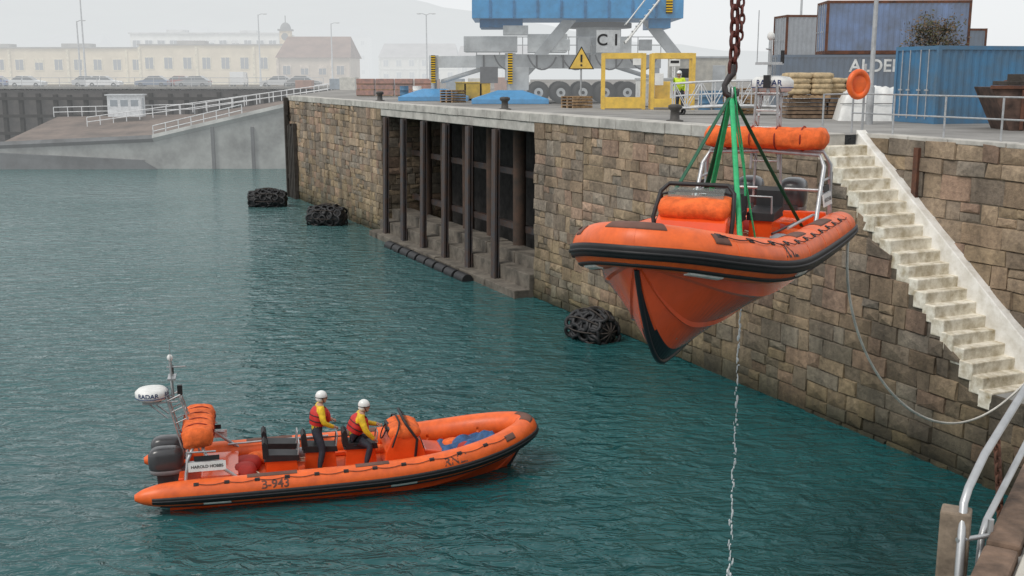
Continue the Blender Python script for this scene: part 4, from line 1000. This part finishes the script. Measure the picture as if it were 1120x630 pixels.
def rail(p,q,nn,h=1.1):
    p=V(p);q=V(q)
    for i in range(nn+1): a=p.lerp(q,i/nn); mb.tube([a,a+V((0,0,h))],.05,5,0)
    for z in (h*.5,h): mb.tube([p+V((0,0,z)),q+V((0,0,z))],.045,5,0)
rail((-52,126,4.6),(-36,126,4.95),10); rail((-36,126,4.95),(-19,126,7.5),12); rail((-36,111,3.2),(-27,111,5.3),7); rail((-46,120,3.8),(-19.5,118,7.3),18,1.0)
mb.obj('ramp_railings',[wr],rp)
mb=MB(); mb.box((0,0,1.15),(3.6,2.4,2.3),0); mb.box((0,0,2.38),(4.0,2.8,.14),1)
for x in (-1.1,0,1.1): mb.box((x,-1.21,1.5),(.8,.04,.7),2)
mb.box((1.81,0,1.1),(.04,.8,1.9),2)
mb.obj('control_cabin',[M('cabin_white',hz((.72,.74,.76),.2),.6),M('cabin_roof',hz((.5,.52,.54),.2),.6),M('cabin_glass',hz((.1,.14,.18),.3),.3)],None,(-43,124,4.75),D(8),bevel=.03)
# ------------------------------------------------------------------ buildings
def building(name,x0,x1,y,h,dep,wall,roof,rows,spacing,k,z0=ZQ,pitched=False,pil=True,ww=1.1,wh=1.3,arch=False):
    e=empty(name,((x0+x1)/2,y,z0)); L=x1-x0
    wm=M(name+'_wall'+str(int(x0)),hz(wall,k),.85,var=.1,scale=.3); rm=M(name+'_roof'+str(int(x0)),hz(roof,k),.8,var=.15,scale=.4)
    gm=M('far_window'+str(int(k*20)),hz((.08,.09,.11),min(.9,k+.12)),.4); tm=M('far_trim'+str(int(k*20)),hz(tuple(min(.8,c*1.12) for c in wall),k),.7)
    mb=MB(); mb.box((0,dep/2,h/2),(L,dep,h),0); mb.obj('walls',[wm],e)
    mb=MB()
    if pitched: mb.add([(-L/2-.3,-.4,h+.01),(L/2+.3,-.4,h+.01),(L/2+.3,dep+.4,h+.01),(-L/2-.3,dep+.4,h+.01),(-L/2+.5,dep/2,h+dep*.28),(L/2-.5,dep/2,h+dep*.28)],[(0,1,5,4),(2,3,4,5),(1,2,5),(3,0,4)],0)
    else:
        mb.box((0,dep/2,h+.12),(L+.5,dep+.6,.22),0)
        for i in range(int(L/14)): mb.box((-L/2+7+i*14,dep/2,h+.55),(random.uniform(2,6),3,random.uniform(.5,1.1)),0)
    mb.obj('roof',[rm],e)
    mb=MB(); n_=int(L/spacing)
    for r in range(rows):
        zc=(r+.55)*h/rows
        for i in range(n_):
            x=-L/2+(i+.5)*L/n_; o=random.random()
            hh=wh if o>.15 else wh*.7
            mb.box((x,-.03,zc),(ww+.3,.1,wh+.3),1); mb.box((x,-.06,zc-(wh-hh)/2),(ww,.1,hh),0); mb.box((x,-.1,zc),(.06,.05,wh),1)
        mb.box((0,-.08,r*h/rows+.15),(L,.14,.2),1)
    if pil:
        for i in range(0,n_+1,3): mb.box((-L/2+i*L/n_*.999,-.09,h/2),(.35,.2,h-.5),1)
    mb.obj('windows',[gm,tm],e)
building('cream_terminal_building',-125,-62,190,6.0,14,(.74,.64,.48),(.36,.35,.33),1,3.3,.46,wh=1.7,ww=1.3)
building('cream_terminal_building',-61.8,-36.5,186,6.4,14,(.76,.66,.50),(.36,.34,.32),1,2.9,.46,wh=1.8,ww=1.3)
building('white_office_building',-72,-44,212,9.2,14,(.8,.8,.78),(.6,.6,.6),2,2.2,.56,ww=1.3,wh=1.7,pil=False)
building('grey_roof_shed',-36,-25,172,4.2,12,(.60,.52,.44),(.25,.17,.14),1,2.5,.42,pitched=True)
building('harbour_house',-31,-13,262,5.6,12,(.75,.72,.66),(.35,.33,.33),2,3,.68,pitched=True)
building('harbour_house',-12,4,245,4.6,12,(.7,.7,.7),(.33,.3,.3),1,3,.66,pitched=True)
for i,(x,y,h) in enumerate(((-150,360,11),(-118,370,14),(-92,350,9),(-66,370,14),(-42,380,12),(-20,370,10))):
    building('distant_house',x,x+random.uniform(12,20),y,h,12,(.6,.58,.55),(.25,.25,.27),3,3,.9,pitched=True,pil=False)
mb=MB(); mb.box((0,0,4.5),(1.8,1.8,9),0); mb.box((0,0,9.1),(2.3,2.3,.3),1); mb.ell((0,0,9.2),(.95,.95,1.2),1,14,6,v0=0,v1=pi/2); mb.tube([(0,0,10.3),(0,0,11.5)],.08,6,1)
mb.tube([(0,-.95,8),(0,-.88,8)],.6,16,1)
mb.obj('bell_tower',[M('tower_cream',hz((.7,.58,.42),.48),.8),M('tower_dark',hz((.15,.15,.15),.55),.8)],None,(-38.6,192,ZQ))
# hills
mb=MB(); nx,ny=110,14; vs=[];fs=[]
for j in range(ny+1):
    for i in range(nx+1):
        x=-700+1300*i/nx; y=400+420*j/ny
        hh=(42+9*mnoise.noise(V((x*.008,0,2)))+6*mnoise.noise(V((x*.03,1,2))))*(1/(1+math.exp((x-20)/60)))+9
        t=min(1,j/9); z=ZQ+hh*(t*t*(3-2*t))+4*mnoise.noise(V((x*.04,y*.04,0)))*t
        vs.append((x,y,z))
for j in range(ny):
    for i in range(nx): fs.append((j*(nx+1)+i,j*(nx+1)+i+1,(j+1)*(nx+1)+i+1,(j+1)*(nx+1)+i))
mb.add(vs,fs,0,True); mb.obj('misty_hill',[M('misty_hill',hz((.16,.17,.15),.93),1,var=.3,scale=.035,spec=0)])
mb=MB()
for i in range(10):
    x=-22+i*2.3+random.uniform(-.5,.5); mb.box((x,118+random.uniform(-4,8),ZQ+.6),(1.8,1.2,1.1+random.uniform(-.3,.5)),i%3,random.uniform(-.3,.3))
mb.obj('stacked_crates',[M('crate_a',hz((.3,.15,.1),.25),.8),M('crate_b',hz((.2,.25,.3),.25),.8),M('crate_c',hz((.5,.48,.42),.25),.8)],None,bevel=.05)
# ------------------------------------------------------------------ near quay edge: timber post, handrail, chain
nd=V((.53,.85,0)).normalized(); nl_=V((-nd.y,nd.x,0)); ang=math.atan2(nd.y,nd.x)
mb=MB()
P=V((1.52,3.33,0))
for k in range(5):
    a=P+nd*(-2+k*2.2); mb.box(a+nd*1.1-nl_*.04+V((0,0,ZQ-.04)),(2.17,.11,.16),0,ang)
mb.obj('timber_kerb',[M('weathered_kerb_timber',(.20,.13,.09),.85,var=.35,scale=6,bump=.01)],bevel=.015)
mb=MB()
for k in range(5):
    a=P+nd*(-2+k*2.2); mb.box(a+nd*1.1-nl_*.60+V((0,0,ZQ-.02)),(2.18,.99,.12),0,ang)
mb.obj('concrete_edge_slabs',[M('edge_slab',(.56,.53,.47),.85,var=.2,scale=3,bump=.008)],bevel=.02)
ld=empty('quay_ladder')
pp=V((1.555,3.62,0))
mb=MB(); mb.box(pp+V((0,0,6.38)),(.085,.10,2.86),0,ang+.1)
mb.obj('timber_post',[M('post_wood',(.27,.21,.155),.85,var=.35,scale=7,bump=.012,bscale=16)],ld,bevel=.008)
mb=MB()
a=V((1.53,3.50,7.5)); 
mb.tube([a,V((1.57,3.60,7.84)),V((1.60,3.64,7.88)),V((1.70,3.76,7.96)),V((2.08,4.20,8.16))],.0145,10,0)
mb.tube([a+V((.07,.02,-.22)),V((1.66,3.64,7.70)),V((1.69,3.68,7.74)),V((2.0,4.05,7.93))],.0125,10,0)
for z in (7.42,7.57,7.72): mb.tube([V((1.54,3.56,z)),V((1.74,3.62,z))],.009,8,0)
mb.tube([V((1.67,3.6,6.4)),V((1.67,3.6,7.78))],.011,8,0)
mb.obj('handrails',[galv],ld)
mb=MB()
q0=V((1.80,3.98,7.94));
for i in range(14):
    t=i/13; q=q0+V((.02+.03*t,-.05-.02*t,-.30*t)); a=(i%2)*pi/2+.4
    mb.tor(q,.012,.022,.005,(math.cos(a),math.sin(a),0),(0,0,1),0,12,6)
mb.obj('rusty_chain',[rust],ld)
